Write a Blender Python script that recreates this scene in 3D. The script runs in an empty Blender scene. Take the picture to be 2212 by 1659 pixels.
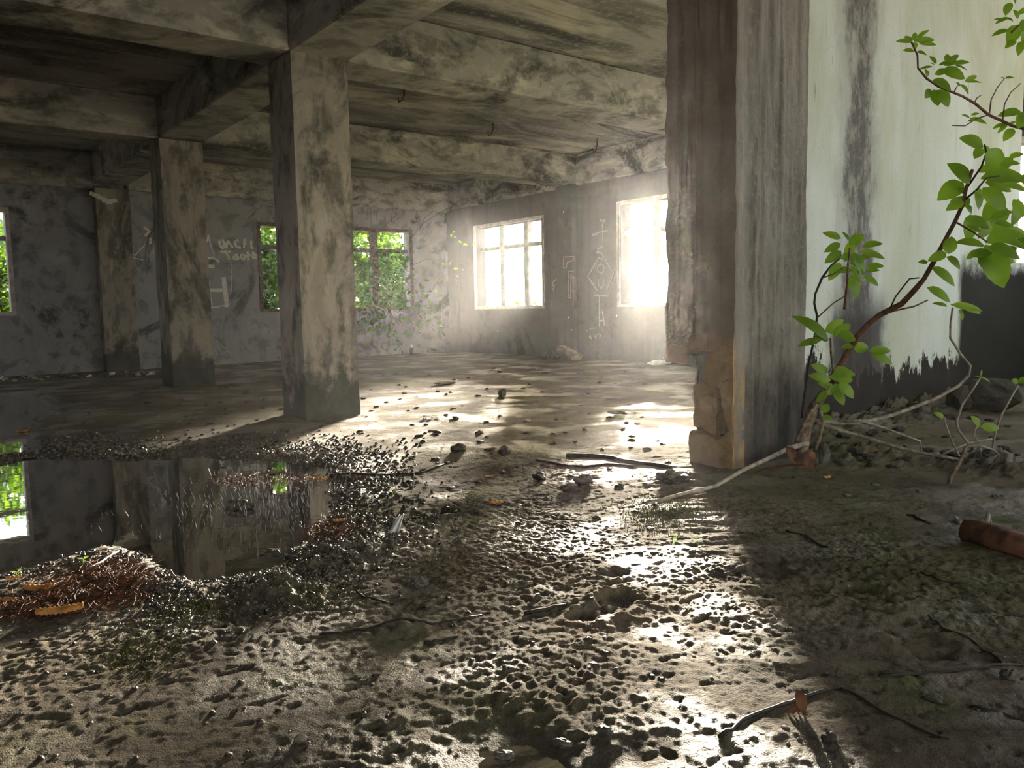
import bpy, math, random
import numpy as np
from mathutils import Vector, Matrix

# ------------------------------------------------------------------ camera, world, sun, exposure
SC = bpy.context.scene
COL = SC.collection
F, PITCH, ROLL, YAW, CAMH = 1727.05, math.radians(5.4536), math.radians(-1.05776), math.radians(52.26775), 0.8
FW = Vector((math.cos(YAW)*math.cos(PITCH), math.sin(YAW)*math.cos(PITCH), -math.sin(PITCH)))
RT0 = Vector((math.sin(YAW), -math.cos(YAW), 0)); UP0 = RT0.cross(FW)
RT = RT0*math.cos(ROLL) + UP0*math.sin(ROLL); UP = -RT0*math.sin(ROLL) + UP0*math.cos(ROLL)
CAMPOS = Vector((0, 0, CAMH))
cam_d = bpy.data.cameras.new('camera'); cam = bpy.data.objects.new('camera', cam_d); COL.objects.link(cam)
cam_d.sensor_width = 36; cam_d.lens = F/2212*36; cam_d.clip_start = 0.02; cam_d.clip_end = 300
cam.matrix_world = Matrix(((RT.x, UP.x, -FW.x, 0), (RT.y, UP.y, -FW.y, 0), (RT.z, UP.z, -FW.z, CAMH), (0, 0, 0, 1)))
SC.camera = cam

SC.view_settings.view_transform = 'Standard'; SC.view_settings.look = 'None'
SC.view_settings.gamma = 1; SC.view_settings.use_curve_mapping = False
SC.view_settings.exposure = 0.08
try:
    SC.cycles.use_denoising = True
    SC.cycles.max_bounces = 10; SC.cycles.diffuse_bounces = 6; SC.cycles.glossy_bounces = 4
    SC.cycles.transparent_max_bounces = 24; SC.cycles.volume_bounces = 0
    SC.cycles.sample_clamp_indirect = 6; SC.cycles.caustics_reflective = False; SC.cycles.caustics_refractive = False
except Exception:
    pass

SUN_AZ, SUN_EL = math.radians(44.2), math.radians(6.2)
SUNDIR = Vector((math.cos(SUN_AZ)*math.cos(SUN_EL), math.sin(SUN_AZ)*math.cos(SUN_EL), math.sin(SUN_EL)))
world = bpy.data.worlds.new('sky'); SC.world = world; world.use_nodes = True
wn, wl = world.node_tree.nodes, world.node_tree.links
wn.clear()
w_out = wn.new('ShaderNodeOutputWorld'); w_bg = wn.new('ShaderNodeBackground'); w_tc = wn.new('ShaderNodeTexCoord')
w_dot = wn.new('ShaderNodeVectorMath'); w_dot.operation = 'DOT_PRODUCT'; w_dot.inputs[1].default_value = SUNDIR
w_nrm = wn.new('ShaderNodeVectorMath'); w_nrm.operation = 'NORMALIZE'
w_r = wn.new('ShaderNodeValToRGB')
w_r.color_ramp.elements[0].position = 0.0; w_r.color_ramp.elements[0].color = (1.12, 1.2, 1.2, 1)
w_r.color_ramp.elements[1].position = 1.0; w_r.color_ramp.elements[1].color = (9, 7.2, 4.4, 1)
e = w_r.color_ramp.elements.new(0.75); e.color = (0.90, 0.95, 1.0, 1)
e = w_r.color_ramp.elements.new(0.96); e.color = (2.2, 1.9, 1.4, 1)
wl.new(w_tc.outputs['Generated'], w_nrm.inputs[0]); wl.new(w_nrm.outputs[0], w_dot.inputs[0])
wl.new(w_dot.outputs['Value'], w_r.inputs[0]); wl.new(w_r.outputs[0], w_bg.inputs[0]); wl.new(w_bg.outputs[0], w_out.inputs[0])
w_bg.inputs[1].default_value = 3.6

sun_d = bpy.data.lights.new('sun', 'SUN'); sun = bpy.data.objects.new('sun', sun_d); COL.objects.link(sun)
sun_d.energy = 88; sun_d.angle = math.radians(8.0); sun_d.color = (1.0, 0.87, 0.68)
sun.rotation_euler = SUNDIR.to_track_quat('Z', 'Y').to_euler(); sun.location = (20, 18, 8)

rnd = random.Random(7)
nrng = np.random.default_rng(11)

# ------------------------------------------------------------------ helpers: places in the photo -> points
def ray(x, y): return FW*F + RT*(x-1106) - UP*(y-829.5)
def fl(x, y, z=0.0):
    d = ray(x, y); return CAMPOS + d*((z-CAMH)/d.z)
def onX(x, y, X):
    d = ray(x, y); return CAMPOS + d*(X/d.x)
def onY(x, y, Y):
    d = ray(x, y); return CAMPOS + d*(Y/d.y)
def at(x, y, dist): return CAMPOS + ray(x, y)*(dist/F)

# ------------------------------------------------------------------ helpers: mesh building
class MB:
    def __init__(self): self.v = []; self.f = []
    def add(self, vs, fs):
        o = len(self.v); self.v.extend([tuple(p) for p in vs]); self.f.extend([tuple(i+o for i in q) for q in fs]); return self
    def box(self, a, b):
        (x0, y0, z0), (x1, y1, z1) = a, b
        return self.add([(x0,y0,z0),(x1,y0,z0),(x1,y1,z0),(x0,y1,z0),(x0,y0,z1),(x1,y0,z1),(x1,y1,z1),(x0,y1,z1)],
                 [(0,3,2,1),(4,5,6,7),(0,1,5,4),(1,2,6,5),(2,3,7,6),(3,0,4,7)])
    def tube(self, pts, r0, r1=None, n=6, wob=0.0):
        pts = [Vector(p) for p in pts]; r1 = r0 if r1 is None else r1
        vs, fs = [], []; m = len(pts); prev = None
        for i, p in enumerate(pts):
            t = (pts[min(i+1, m-1)] - pts[max(i-1, 0)])
            t = t.normalized() if t.length > 1e-9 else Vector((0, 0, 1))
            a = prev if prev is not None else (Vector((0, 0, 1)) if abs(t.z) < 0.9 else Vector((1, 0, 0)))
            s = t.cross(a).normalized(); u = s.cross(t); prev = u
            r = r0 + (r1-r0)*i/max(1, m-1)
            for k in range(n):
                an = 2*math.pi*k/n; rr = r*(1 + wob*(rnd.random()-0.5))
                vs.append(p + s*math.cos(an)*rr + u*math.sin(an)*rr)
        for i in range(m-1):
            for k in range(n): fs.append((i*n+k, i*n+(k+1) % n, (i+1)*n+(k+1) % n, (i+1)*n+k))
        fs.append(tuple(range(n))[::-1]); fs.append(tuple((m-1)*n+k for k in range(n)))
        return self.add(vs, fs)
    def leaf(self, b, t, w, nrm=None, curl=0.15, fold=0.25, seg=4):
        b, t = Vector(b), Vector(t); d = t-b; L = d.length
        if L < 1e-6: return self
        d /= L
        n = Vector(nrm) if nrm is not None else Vector((rnd.uniform(-1, 1), rnd.uniform(-1, 1), rnd.uniform(-.2, 1)))
        s = d.cross(n)
        s = s.normalized() if s.length > 1e-4 else d.orthogonal().normalized()
        n = s.cross(d)
        vs, fs = [], []
        for i in range(seg+1):
            q = i/seg
            wd = w*0.5*(math.sin(math.pi*min(1, q*0.93+0.035)**0.85))**0.8 if 0 < i < seg else 0.02*w
            c = b + d*(L*q) - n*(curl*L*(q-0.5)**2*2)
            vs += [c - s*wd + n*wd*fold, c, c + s*wd + n*wd*fold]
        for i in range(seg):
            o = i*3; fs += [(o, o+1, o+4, o+3), (o+1, o+2, o+5, o+4)]
        return self.add(vs, fs)
    def blob(self, c, sx, sy, sz, seed, rough=0.3, sub=1, rz=0.0):
        vs, fs = ICO[sub]; rr = random.Random(seed); cz, sn = math.cos(rz), math.sin(rz)
        o = []
        for p in vs:
            k = 1 + rough*(rr.random()-0.5)*2
            x, y, z = p[0]*sx*k, p[1]*sy*k, p[2]*sz*k
            o.append((c[0]+x*cz-y*sn, c[1]+x*sn+y*cz, c[2]+z))
        return self.add(o, fs)
    def ribbon(self, pts, w, nrm, lift=0.004):
        pts = [Vector(p) for p in pts]; n = Vector(nrm).normalized(); vs, fs = [], []; m = len(pts)
        for i, p in enumerate(pts):
            t = (pts[min(i+1, m-1)]-pts[max(i-1, 0)]).normalized(); s = t.cross(n).normalized()
            ww = w*0.5*(1+0.35*(rnd.random()-0.5))
            vs += [p+n*lift-s*ww, p+n*lift+s*ww, p+n*0.0005+s*ww, p+n*0.0005-s*ww]
        for i in range(m-1):
            o = i*4
            for a, b in ((0, 1), (1, 2), (2, 3), (3, 0)): fs.append((o+a, o+b, o+4+b, o+4+a))
        return self.add(vs, fs)
    def build(self, name, mat, parent=None, smooth=False):
        me = bpy.data.meshes.new(name); me.from_pydata(self.v, [], self.f); me.update()
        if mat: me.materials.append(mat)
        if smooth: me.polygons.foreach_set('use_smooth', [True]*len(me.polygons))
        o = bpy.data.objects.new(name, me); COL.objects.link(o)
        if parent is not None: o.parent = parent; o.matrix_parent_inverse = Matrix.Translation(-Vector(parent.location))
        return o

def _ico(sub):
    t = (1+5**.5)/2
    v = [(-1,t,0),(1,t,0),(-1,-t,0),(1,-t,0),(0,-1,t),(0,1,t),(0,-1,-t),(0,1,-t),(t,0,-1),(t,0,1),(-t,0,-1),(-t,0,1)]
    f = [(0,11,5),(0,5,1),(0,1,7),(0,7,10),(0,10,11),(1,5,9),(5,11,4),(11,10,2),(10,7,6),(7,1,8),(3,9,4),(3,4,2),(3,2,6),(3,6,8),(3,8,9),(4,9,5),(2,4,11),(6,2,10),(8,6,7),(9,8,1)]
    v = [tuple(Vector(p).normalized()) for p in v]
    for _ in range(sub):
        cache, nf = {}, []
        def mid(a, b):
            k = (min(a, b), max(a, b))
            if k not in cache:
                v.append(tuple((Vector(v[a])+Vector(v[b])).normalized())); cache[k] = len(v)-1
            return cache[k]
        for a, b, c in f:
            ab, bc, ca = mid(a, b), mid(b, c), mid(c, a)
            nf += [(a, ab, ca), (b, bc, ab), (c, ca, bc), (ab, bc, ca)]
        f = nf
    return v, f
ICO = {0: _ico(0), 1: _ico(1), 2: _ico(2)}

def tag(o, label=None, cat=None, group=None, kind=None):
    if label: o['label'] = label
    if cat: o['category'] = cat
    if group: o['group'] = group
    if kind: o['kind'] = kind
    return o
def empty(name, loc, label=None, cat=None, group=None, kind=None):
    o = bpy.data.objects.new(name, None); COL.objects.link(o); o.location = loc; o.empty_display_size = 0.1
    return tag(o, label, cat, group, kind)

# numpy gradient noise
def _hash(ix, iy, seed):
    h = (ix*374761393 + iy*668265263 + seed*1442695041) & 0xFFFFFFFF
    h = ((h ^ (h >> 13))*1274126177) & 0xFFFFFFFF
    return (h ^ (h >> 16)) & 0xFFFF
def gnoise(x, y, seed=0):
    ix = np.floor(x).astype(np.int64); iy = np.floor(y).astype(np.int64); fx = x-ix; fy = y-iy
    u = fx*fx*fx*(fx*(fx*6-15)+10); v = fy*fy*fy*(fy*(fy*6-15)+10)
    def g(dx, dy):
        a = _hash(ix+dx, iy+dy, seed)/65536.0*2*np.pi
        return np.cos(a)*(fx-dx) + np.sin(a)*(fy-dy)
    return ((g(0,0)*(1-u)+g(1,0)*u)*(1-v) + (g(0,1)*(1-u)+g(1,1)*u)*v)*1.5
def fbm(x, y, seed=0, oct=4, gain=0.5):
    s = 0; a = 1; k = 1
    for i in range(oct): s = s + a*gnoise(x*k, y*k, seed+i*17); a *= gain; k *= 2.03
    return s

# ------------------------------------------------------------------ materials
class NT:
    def __init__(self, name):
        self.m = bpy.data.materials.new(name); self.m.use_nodes = True
        self.n, self.l = self.m.node_tree.nodes, self.m.node_tree.links
        self.n.clear(); self.out = self.n.new('ShaderNodeOutputMaterial')
        self.p = self.n.new('ShaderNodeBsdfPrincipled'); self.l.new(self.p.outputs[0], self.out.inputs[0])
        self.pos = self.n.new('ShaderNodeNewGeometry').outputs['Position']
    def s(self, sock, v):
        if isinstance(v, bpy.types.NodeSocket): self.l.new(v, sock)
        else:
            if isinstance(v, (tuple, list)) and len(v) == 3 and sock.type == 'RGBA': v = (*v, 1)
            sock.default_value = v
    def noise(self, scale, detail=4, rough=0.55, stretch=(1, 1, 1), dist=0.0, off=(0, 0, 0)):
        mp = self.n.new('ShaderNodeMapping'); mp.inputs['Scale'].default_value = stretch; mp.inputs['Location'].default_value = off
        self.l.new(self.pos, mp.inputs['Vector'])
        t = self.n.new('ShaderNodeTexNoise'); self.l.new(mp.outputs[0], t.inputs['Vector'])
        t.inputs['Scale'].default_value = scale; t.inputs['Detail'].default_value = detail
        t.inputs['Roughness'].default_value = rough; t.inputs['Distortion'].default_value = dist
        return t.outputs[0]
    def ramp(self, x, a, b, smooth=True):
        r = self.n.new('ShaderNodeMapRange'); r.interpolation_type = 'SMOOTHSTEP' if smooth else 'LINEAR'
        self.s(r.inputs[0], x); r.inputs[1].default_value = a; r.inputs[2].default_value = b
        return r.outputs[0]
    def math(self, op, a, b=0.0):
        r = self.n.new('ShaderNodeMath'); r.operation = op; self.s(r.inputs[0], a); self.s(r.inputs[1], b); return r.outputs[0]
    def mix(self, fac, a, b):
        r = self.n.new('ShaderNodeMix'); r.data_type = 'RGBA'; self.s(r.inputs[0], fac); self.s(r.inputs[6], a); self.s(r.inputs[7], b); return r.outputs[2]
    def xyz(self):
        s = self.n.new('ShaderNodeSeparateXYZ'); self.l.new(self.pos, s.inputs[0]); return s.outputs
    def bump(self, h, strength=0.3, dist=0.02):
        b = self.n.new('ShaderNodeBump'); b.inputs['Strength'].default_value = strength; b.inputs['Distance'].default_value = dist
        self.s(b.inputs['Height'], h); self.l.new(b.outputs[0], self.p.inputs['Normal']); return b
    def done(self, col, rough=0.85, spec=0.25):
        self.s(self.p.inputs['Base Color'], col); self.s(self.p.inputs['Roughness'], rough)
        self.s(self.p.inputs['Specular IOR Level'], spec); return self.m
    def seg(self, sock, a, b, soft):      # 1 between a and b
        return self.math('MULTIPLY', self.ramp(sock, a-soft, a+soft), self.ramp(sock, b+soft, b-soft))

def concrete(name, base, dark, light, patch=1.3, dark_at=(0.50, 0.66), light_at=(0.55, 0.72), streak=0.0, foot=0.0, foot_col=(0.012, 0.016, 0.014), bump=0.35, off=(0, 0, 0), stretch=(1, 1, 1), grime=0.5):
    t = NT(name)
    big = t.noise(patch, 7, 0.62, stretch, 0.6, off)
    fine = t.noise(18, 5, 0.6)
    mid = t.noise(patch*3.1, 6, 0.6, stretch, 0.3, (off[0]+7, off[1]+3, off[2]+5))
    c = t.mix(t.ramp(big, *light_at), base, light)
    c = t.mix(t.math('MULTIPLY', t.ramp(mid, *dark_at), grime), c, dark)
    c = t.mix(t.ramp(t.noise(patch*0.7, 8, 0.68, stretch, 1.2, (off[0]-4, off[1]+9, off[2])), dark_at[0]+0.02, dark_at[1]), c, dark)
    c = t.mix(t.math('MULTIPLY', t.ramp(fine, 0.5, 0.72), 0.35), c, light)
    if streak:
        st = t.noise(7, 5, 0.6, (1, 1, 0.06), 0.2, off)
        c = t.mix(t.math('MULTIPLY', t.ramp(st, 0.5, 0.66), streak), c, dark)
    if foot:
        x, y, z = t.xyz()
        zz = t.math('ADD', z, t.math('MULTIPLY', t.math('SUBTRACT', t.noise(3.6, 7, 0.7, (1, 1, 0.7)), 0.5), -3.0*foot))
        c = t.mix(t.math('MULTIPLY', t.ramp(zz, foot*1.05, foot*0.5), 0.93), c, t.mix(t.noise(6, 5), foot_col, (0.05, 0.06, 0.04)))
    h = t.math('ADD', t.math('MULTIPLY', t.noise(42, 6, 0.65), 0.6), t.math('MULTIPLY', mid, 1.0))
    t.bump(h, bump, 0.02)
    return t.done(c, 0.88, 0.2)

def plain(name, col, rough=0.7, var=0.25, scale=20, spec=0.3, bump=0.2):
    t = NT(name); n = t.noise(scale, 4)
    c2 = tuple(max(0, q*(1-2*var)) for q in col); c1 = tuple(min(1, q*(1+var)) for q in col)
    t.bump(t.noise(scale*2.5, 4), bump, 0.01)
    return t.done(t.mix(t.ramp(n, 0.3, 0.7), c2, c1), rough, spec)

def leafmat(name, col, col2, trans=0.5, scale=6):
    t = NT(name); c = t.mix(t.ramp(t.noise(scale, 2), 0.35, 0.65), col, col2)
    t.done(c, 0.38, 0.45)
    tr = t.n.new('ShaderNodeBsdfTranslucent'); mx = t.n.new('ShaderNodeMixShader'); mx.inputs[0].default_value = trans
    c3 = t.mix(1.0, c, c); 
    b = t.n.new('ShaderNodeMix'); b.data_type = 'RGBA'; b.blend_type = 'MULTIPLY'; b.inputs[0].default_value = 1
    t.l.new(c, b.inputs[6]); b.inputs[7].default_value = (1.5, 1.5, 0.7, 1)
    t.l.new(b.outputs[2], tr.inputs[0])
    t.l.new(t.p.outputs[0], mx.inputs[1]); t.l.new(tr.outputs[0], mx.inputs[2]); t.l.new(mx.outputs[0], t.out.inputs[0])
    return t.m

M = {}
M['ceil'] = concrete('stained_ceiling_concrete', (0.33, 0.315, 0.285), (0.06, 0.06, 0.056), (0.58, 0.53, 0.43), 0.75, (0.45, 0.62), (0.50, 0.66), stretch=(0.5, 1.3, 1), bump=0.25, grime=0.6)
M['beam'] = concrete('beam_concrete', (0.32, 0.305, 0.275), (0.065, 0.065, 0.06), (0.54, 0.50, 0.41), 1.7, (0.46, 0.64), (0.52, 0.70), stretch=(0.7, 0.7, 1.4), off=(3, 1, 8), grime=0.6)
M['column'] = concrete('column_concrete', (0.27, 0.24, 0.205), (0.06, 0.06, 0.05), (0.40, 0.35, 0.28), 2.3, (0.47, 0.64), (0.52, 0.70), 0.3, 0.42, off=(1.3, 2, 4), grime=0.75, stretch=(1, 1, 0.42))
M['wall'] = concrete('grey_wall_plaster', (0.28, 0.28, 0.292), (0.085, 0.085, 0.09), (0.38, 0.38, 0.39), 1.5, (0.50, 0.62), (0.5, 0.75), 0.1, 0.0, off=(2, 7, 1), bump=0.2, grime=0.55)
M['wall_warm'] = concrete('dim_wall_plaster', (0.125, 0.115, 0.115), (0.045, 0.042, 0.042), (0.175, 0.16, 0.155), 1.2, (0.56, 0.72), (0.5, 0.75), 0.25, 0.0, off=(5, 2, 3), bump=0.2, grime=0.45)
M['paint'] = plain('chalk_white_paint', (0.72, 0.70, 0.64), 0.9, 0.15, 60)
M['chalk'] = plain('faint_chalk', (0.27, 0.25, 0.235), 0.9, .2, 60)
M['frame'] = plain('pale_window_trim', (0.46, 0.43, 0.42), 0.8, 0.15, 12)
M['bark'] = plain('grey_brown_bark', (0.20, 0.15, 0.105), 0.85, 0.3, 40)
M['bark_red'] = plain('reddish_twig_bark', (0.17, 0.085, 0.055), 0.7, 0.25, 40)
M['root'] = plain('pale_dry_root', (0.30, 0.26, 0.21), 0.85, 0.25, 30)
M['stick'] = plain('dark_wet_stick', (0.032, 0.025, 0.019), 0.5, 0.3, 40)
M['stone'] = plain('grey_stone', (0.115, 0.11, 0.092), 0.8, 0.35, 14)
M['mossy'] = concrete('mossy_dark_stone', (0.06, 0.055, 0.045), (0.02, 0.022, 0.015), (0.11, 0.105, 0.075), 4, bump=0.6)
M['clod'] = plain('dark_mud_clod', (0.07, 0.058, 0.043), 0.45, 0.4, 40, 0.5)
M['gravel'] = plain('wet_gravel', (0.085, 0.075, 0.06), 0.22, 0.4, 60, 0.6)
M['dry'] = plain('orange_dry_leaf', (0.50, 0.23, 0.06), 0.6, 0.25, 30)
M['needle'] = plain('rust_brown_needles', (0.13, 0.05, 0.02), 0.6, 0.4, 30)
M['white'] = plain('dirty_white_plastic', (0.70, 0.70, 0.68), 0.5, 0.12, 20)
M['bone'] = plain('weathered_white_chip', (0.33, 0.32, 0.28), 0.8, .2, 20)
M['wood'] = plain('brown_rotten_wood', (0.13, 0.058, 0.028), 0.75, 0.35, 18)
M['plank'] = plain('weathered_plank', (0.28, 0.23, 0.18), 0.8, 0.25, 10)
M['pebble'] = plain('wet_brown_pebble', (0.09, 0.078, 0.062), 0.5, 0.3, 30, 0.4)
M['black'] = plain('black_plastic', (0.015, 0.015, 0.017), 0.4, 0.2, 20)
M['leaf'] = leafmat('fresh_green_leaf', (0.16, 0.28, 0.02), (0.26, 0.42, 0.04), 0.6)
M['leaf_dark'] = leafmat('deep_green_leaf', (0.045, 0.11, 0.022), (0.08, 0.17, 0.03), 0.4)
M['leaf_out'] = leafmat('outdoor_foliage', (0.02, 0.05, 0.008), (0.06, 0.11, 0.015), 0.45, 2)
M['sprout'] = leafmat('bright_sprout', (0.22, 0.42, 0.03), (0.28, 0.5, 0.04), 0.5)
M['vine'] = plain('vine_stem', (0.16, 0.115, 0.085), 0.8, 0.3, 30)

# near white wall: limewash with dark runs, mould at the foot, a black patch
def white_wall():
    t = NT('limewashed_wall'); x, y, z = t.xyz()
    base = t.mix(t.ramp(t.noise(1.1, 6, 0.6, (1, 1, 0.5), 0.5), 0.35, 0.7), (0.62, 0.66, 0.61), (0.49, 0.53, 0.42))
    base = t.mix(t.math('MULTIPLY', t.ramp(t.noise(9, 6, 0.7, (1, 1, 0.12)), 0.52, 0.70), 0.55), base, (0.42, 0.44, 0.34))
    base = t.mix(t.math('MULTIPLY', t.ramp(t.noise(1.4, 6, 0.65, (1, 1, 0.4), 0.6, (8, 0, 2)), 0.48, 0.66), 0.6), base, (0.46, 0.47, 0.33))
    base = t.mix(t.math('MULTIPLY', t.ramp(t.noise(60, 4, 0.7), 0.60, 0.70), 0.5), base, (0.22, 0.23, 0.2))
    w = t.math('MULTIPLY', t.math('SUBTRACT', t.noise(3.2, 6, 0.7, (1, 1, 0.45)), 0.5), 0.5)
    xx = t.math('ADD', x, w)
    run = t.seg(xx, 4.86, 5.14, 0.05)
    run_c = t.mix(t.ramp(t.noise(12, 6, 0.75, (1, 1, 0.5)), 0.42, 0.62), (0.05, 0.045, 0.045), (0.34, 0.33, 0.28))
    c = t.mix(t.math('MULTIPLY', run, 0.95), base, run_c)
    halo = t.seg(xx, 4.74, 5.22, 0.08)
    c = t.mix(t.math('MULTIPLY', halo, 0.35), c, (0.2, 0.19, 0.17))
    low = t.seg(xx, 4.72, 5.42, 0.10)
    c = t.mix(t.math('MULTIPLY', t.math('MULTIPLY', low, t.ramp(z, 0.95, 0.62)), 0.92), c, (0.045, 0.04, 0.04))
    run2 = t.math('MULTIPLY', t.ramp(t.noise(16, 6, 0.75, (1, 1, 0.10), 0, (4, 0, 3)), 0.63, 0.68), t.ramp(t.noise(2.2, 3), 0.5, 0.62))
    c = t.mix(t.math('MULTIPLY', run2, 0.85), c, (0.06, 0.06, 0.055))
    zz = t.math('ADD', z, t.math('MULTIPLY', t.math('SUBTRACT', t.noise(6.5, 6, 0.72, (1, 1, 0.35)), 0.5), 0.95))
    zl = t.math('ADD', zz, t.math('MULTIPLY', t.ramp(x, 5.0, 4.1), -0.17))
    c = t.mix(t.ramp(zl, 0.37, 0.33), c, t.mix(t.noise(5, 5), (0.010, 0.009, 0.008), (0.042, 0.035, 0.027)))
    patch = t.math('MULTIPLY', t.ramp(t.math('ADD', x, t.math('MULTIPLY', w, 0.4)), 6.44, 6.56), t.ramp(t.math('ADD', z, t.math('MULTIPLY', t.noise(4, 6, 0.75), 0.5)), 1.42, 1.22))
    c = t.mix(patch, c, t.mix(t.noise(4, 5), (0.009, 0.009, 0.008), (0.026, 0.024, 0.018)))
    t.bump(t.noise(50, 6, 0.7), 0.25, 0.01)
    return t.done(c, 0.85, 0.2)
M['white_wall'] = white_wall()

# rough board-marked pillar
def pillar_mat():
    t = NT('rough_pillar_concrete'); x, y, z = t.xyz()
    c = t.mix(t.ramp(t.noise(2.4, 7, 0.65, (1, 1, 0.35), 0.4), 0.35, 0.7), (0.27, 0.245, 0.21), (0.15, 0.13, 0.11))
    st = t.noise(13, 5, 0.6, (1, 1, 0.035))
    c = t.mix(t.math('MULTIPLY', t.ramp(st, 0.48, 0.64), 0.6), c, (0.07, 0.055, 0.045))
    c = t.mix(t.math('MULTIPLY', t.ramp(t.noise(30, 6, 0.7), 0.52, 0.68), 0.4), c, (0.36, 0.33, 0.29))
    c = t.mix(t.math('MULTIPLY', t.ramp(t.noise(9, 5, 0.7, (1, 1, 0.05), 0, (3, 3, 3)), 0.60, 0.68), 0.7), c, (0.09, 0.045, 0.03))
    zz = t.math('ADD', z, t.math('MULTIPLY', t.noise(4, 5), -0.45))
    mould = t.math('MULTIPLY', t.ramp(zz, 0.35, 0.05), t.ramp(x, 3.16, 3.32))
    c = t.mix(t.math('MULTIPLY', mould, 0.85), c, (0.028, 0.028, 0.026))
    c = t.mix(t.math('MULTIPLY', t.ramp(x, 3.16, 3.14), 0.55), c, t.mix(t.noise(3, 4, .6, (1, 1, .3)), (0.10, 0.065, 0.042), (0.26, 0.18, 0.12)))
    tz = t.math('ADD', z, t.math('MULTIPLY', t.math('SUBTRACT', t.noise(5, 5, .7), 0.5), 0.5))
    tan = t.math('MULTIPLY', t.ramp(x, 3.17, 3.15), t.ramp(tz, 0.66, 0.60))
    c = t.mix(t.math('MULTIPLY', tan, 0.9), c, t.mix(t.noise(14, 5, .7), (0.16, 0.10, 0.06), (0.42, 0.29, 0.17)))
    t.bump(t.math('ADD', t.noise(55, 6, 0.7), t.math('MULTIPLY', st, 0.8)), 0.5, 0.02)
    return t.done(c, 0.9, 0.15)
M['pillar'] = pillar_mat()
M['core'] = concrete('exposed_tan_core', (0.33, 0.22, 0.12), (0.16, 0.10, 0.06), (0.46, 0.33, 0.19), 5, (0.55, 0.7), (0.5, 0.7), bump=0.7)

# mud floor
def mud():
    t = NT('wet_mud_floor'); x, y, z = t.xyz()
    far = t.ramp(t.math('ADD', x, t.math('MULTIPLY', y, 1.0)), 4.0, 8.0)
    c = t.mix(t.ramp(t.noise(1.3, 7, 0.62, (1, 1, 0.1), 0.4), 0.35, 0.68), (0.088, 0.073, 0.054), (0.18, 0.152, 0.11))
    c = t.mix(t.math('MULTIPLY', t.ramp(t.noise(0.75, 6, 0.65, (1, 1, 0.1), 0.5, (5, 1, 0)), 0.48, 0.62), 0.55), c, (0.125, 0.122, 0.055))
    c = t.mix(t.math('MULTIPLY', t.ramp(t.noise(2.3, 6, 0.65, (1, 1, 0.1), 0.5, (1, 8, 0)), 0.56, 0.68), 0.6), c, (0.105, 0.125, 0.042))
    c = t.mix(t.math('MULTIPLY', t.ramp(t.noise(9, 5, 0.7, (1, 1, 0.2)), 0.54, 0.66), 0.6), c, (0.03, 0.025, 0.02))
    c = t.mix(t.math('MULTIPLY', t.ramp(t.noise(0.9, 5, 0.6, (1, 1, 0.1), 0.6, (9, 4, 0)), 0.56, 0.66), 0.5), c, (0.17, 0.115, 0.07))
    wetz = t.ramp(z, 0.010, -0.012)
    wet = t.math('MAXIMUM', wetz, t.ramp(t.noise(2.0, 5, 0.6), 0.45, 0.6))
    c = t.mix(t.math('MULTIPLY', wetz, 0.6), c, (0.035, 0.028, 0.02))
    rough = t.n.new('ShaderNodeMapRange'); t.l.new(wet, rough.inputs[0]); rough.inputs[3].default_value = 0.85; rough.inputs[4].default_value = 0.45
    h = t.math('ADD', t.math('MULTIPLY', t.noise(230, 3, 0.6), 0.7), t.math('MULTIPLY', t.noise(70, 5, 0.7), 1.0))
    t.bump(h, 0.8, 0.010)
    sp = t.n.new('ShaderNodeMapRange'); t.l.new(wet, sp.inputs[0]); sp.inputs[3].default_value = 0.06; sp.inputs[4].default_value = 0.22
    return t.done(c, rough.outputs[0], sp.outputs[0])
M['mud'] = mud()

def water():
    t = NT('still_brown_water')
    fr = t.n.new('ShaderNodeFresnel'); fr.inputs[0].default_value = 1.33
    tr = t.n.new('ShaderNodeBsdfTransparent'); tr.inputs[0].default_value = (0.55, 0.42, 0.28, 1)
    df = t.n.new('ShaderNodeBsdfDiffuse'); df.inputs[0].default_value = (0.22, 0.15, 0.085, 1); m2 = t.n.new('ShaderNodeMixShader'); m2.inputs[0].default_value = 0.55
    t.l.new(tr.outputs[0], m2.inputs[1]); t.l.new(df.outputs[0], m2.inputs[2])
    gl = t.n.new('ShaderNodeBsdfGlossy'); gl.inputs['Roughness'].default_value = 0.015
    mx = t.n.new('ShaderNodeMixShader'); t.l.new(fr.outputs[0], mx.inputs[0]); t.l.new(m2.outputs[0], mx.inputs[1]); t.l.new(gl.outputs[0], mx.inputs[2])
    b = t.n.new('ShaderNodeBump'); b.inputs['Strength'].default_value = 0.03; b.inputs['Distance'].default_value = 0.01
    t.l.new(t.noise(9, 3), b.inputs['Height']); t.l.new(b.outputs[0], gl.inputs['Normal']); t.l.new(b.outputs[0], fr.inputs['Normal'])
    t.l.new(mx.outputs[0], t.out.inputs[0]); return t.m
M['water'] = water()
M['ground'] = plain('outdoor_ground', (0.42, 0.38, 0.27), 0.9, 0.3, 1.5)  # colour raised to bounce extra light up onto ceiling and beam undersides

# ------------------------------------------------------------------ dimensions
SOFFIT, SLAB = 2.63, 3.05
CX0, CX1 = 2.36, 2.81                 # row of columns and the beam along Y
ROWS = [(5.53, 5.97), (9.0, 9.45)]    # beams along X
XW, YB = 8.3, 12.55                   # inner faces of the window wall and the back wall
XL, YN = -3.6, -5.0                   # left wall, open near edge
WT = 0.2

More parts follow.
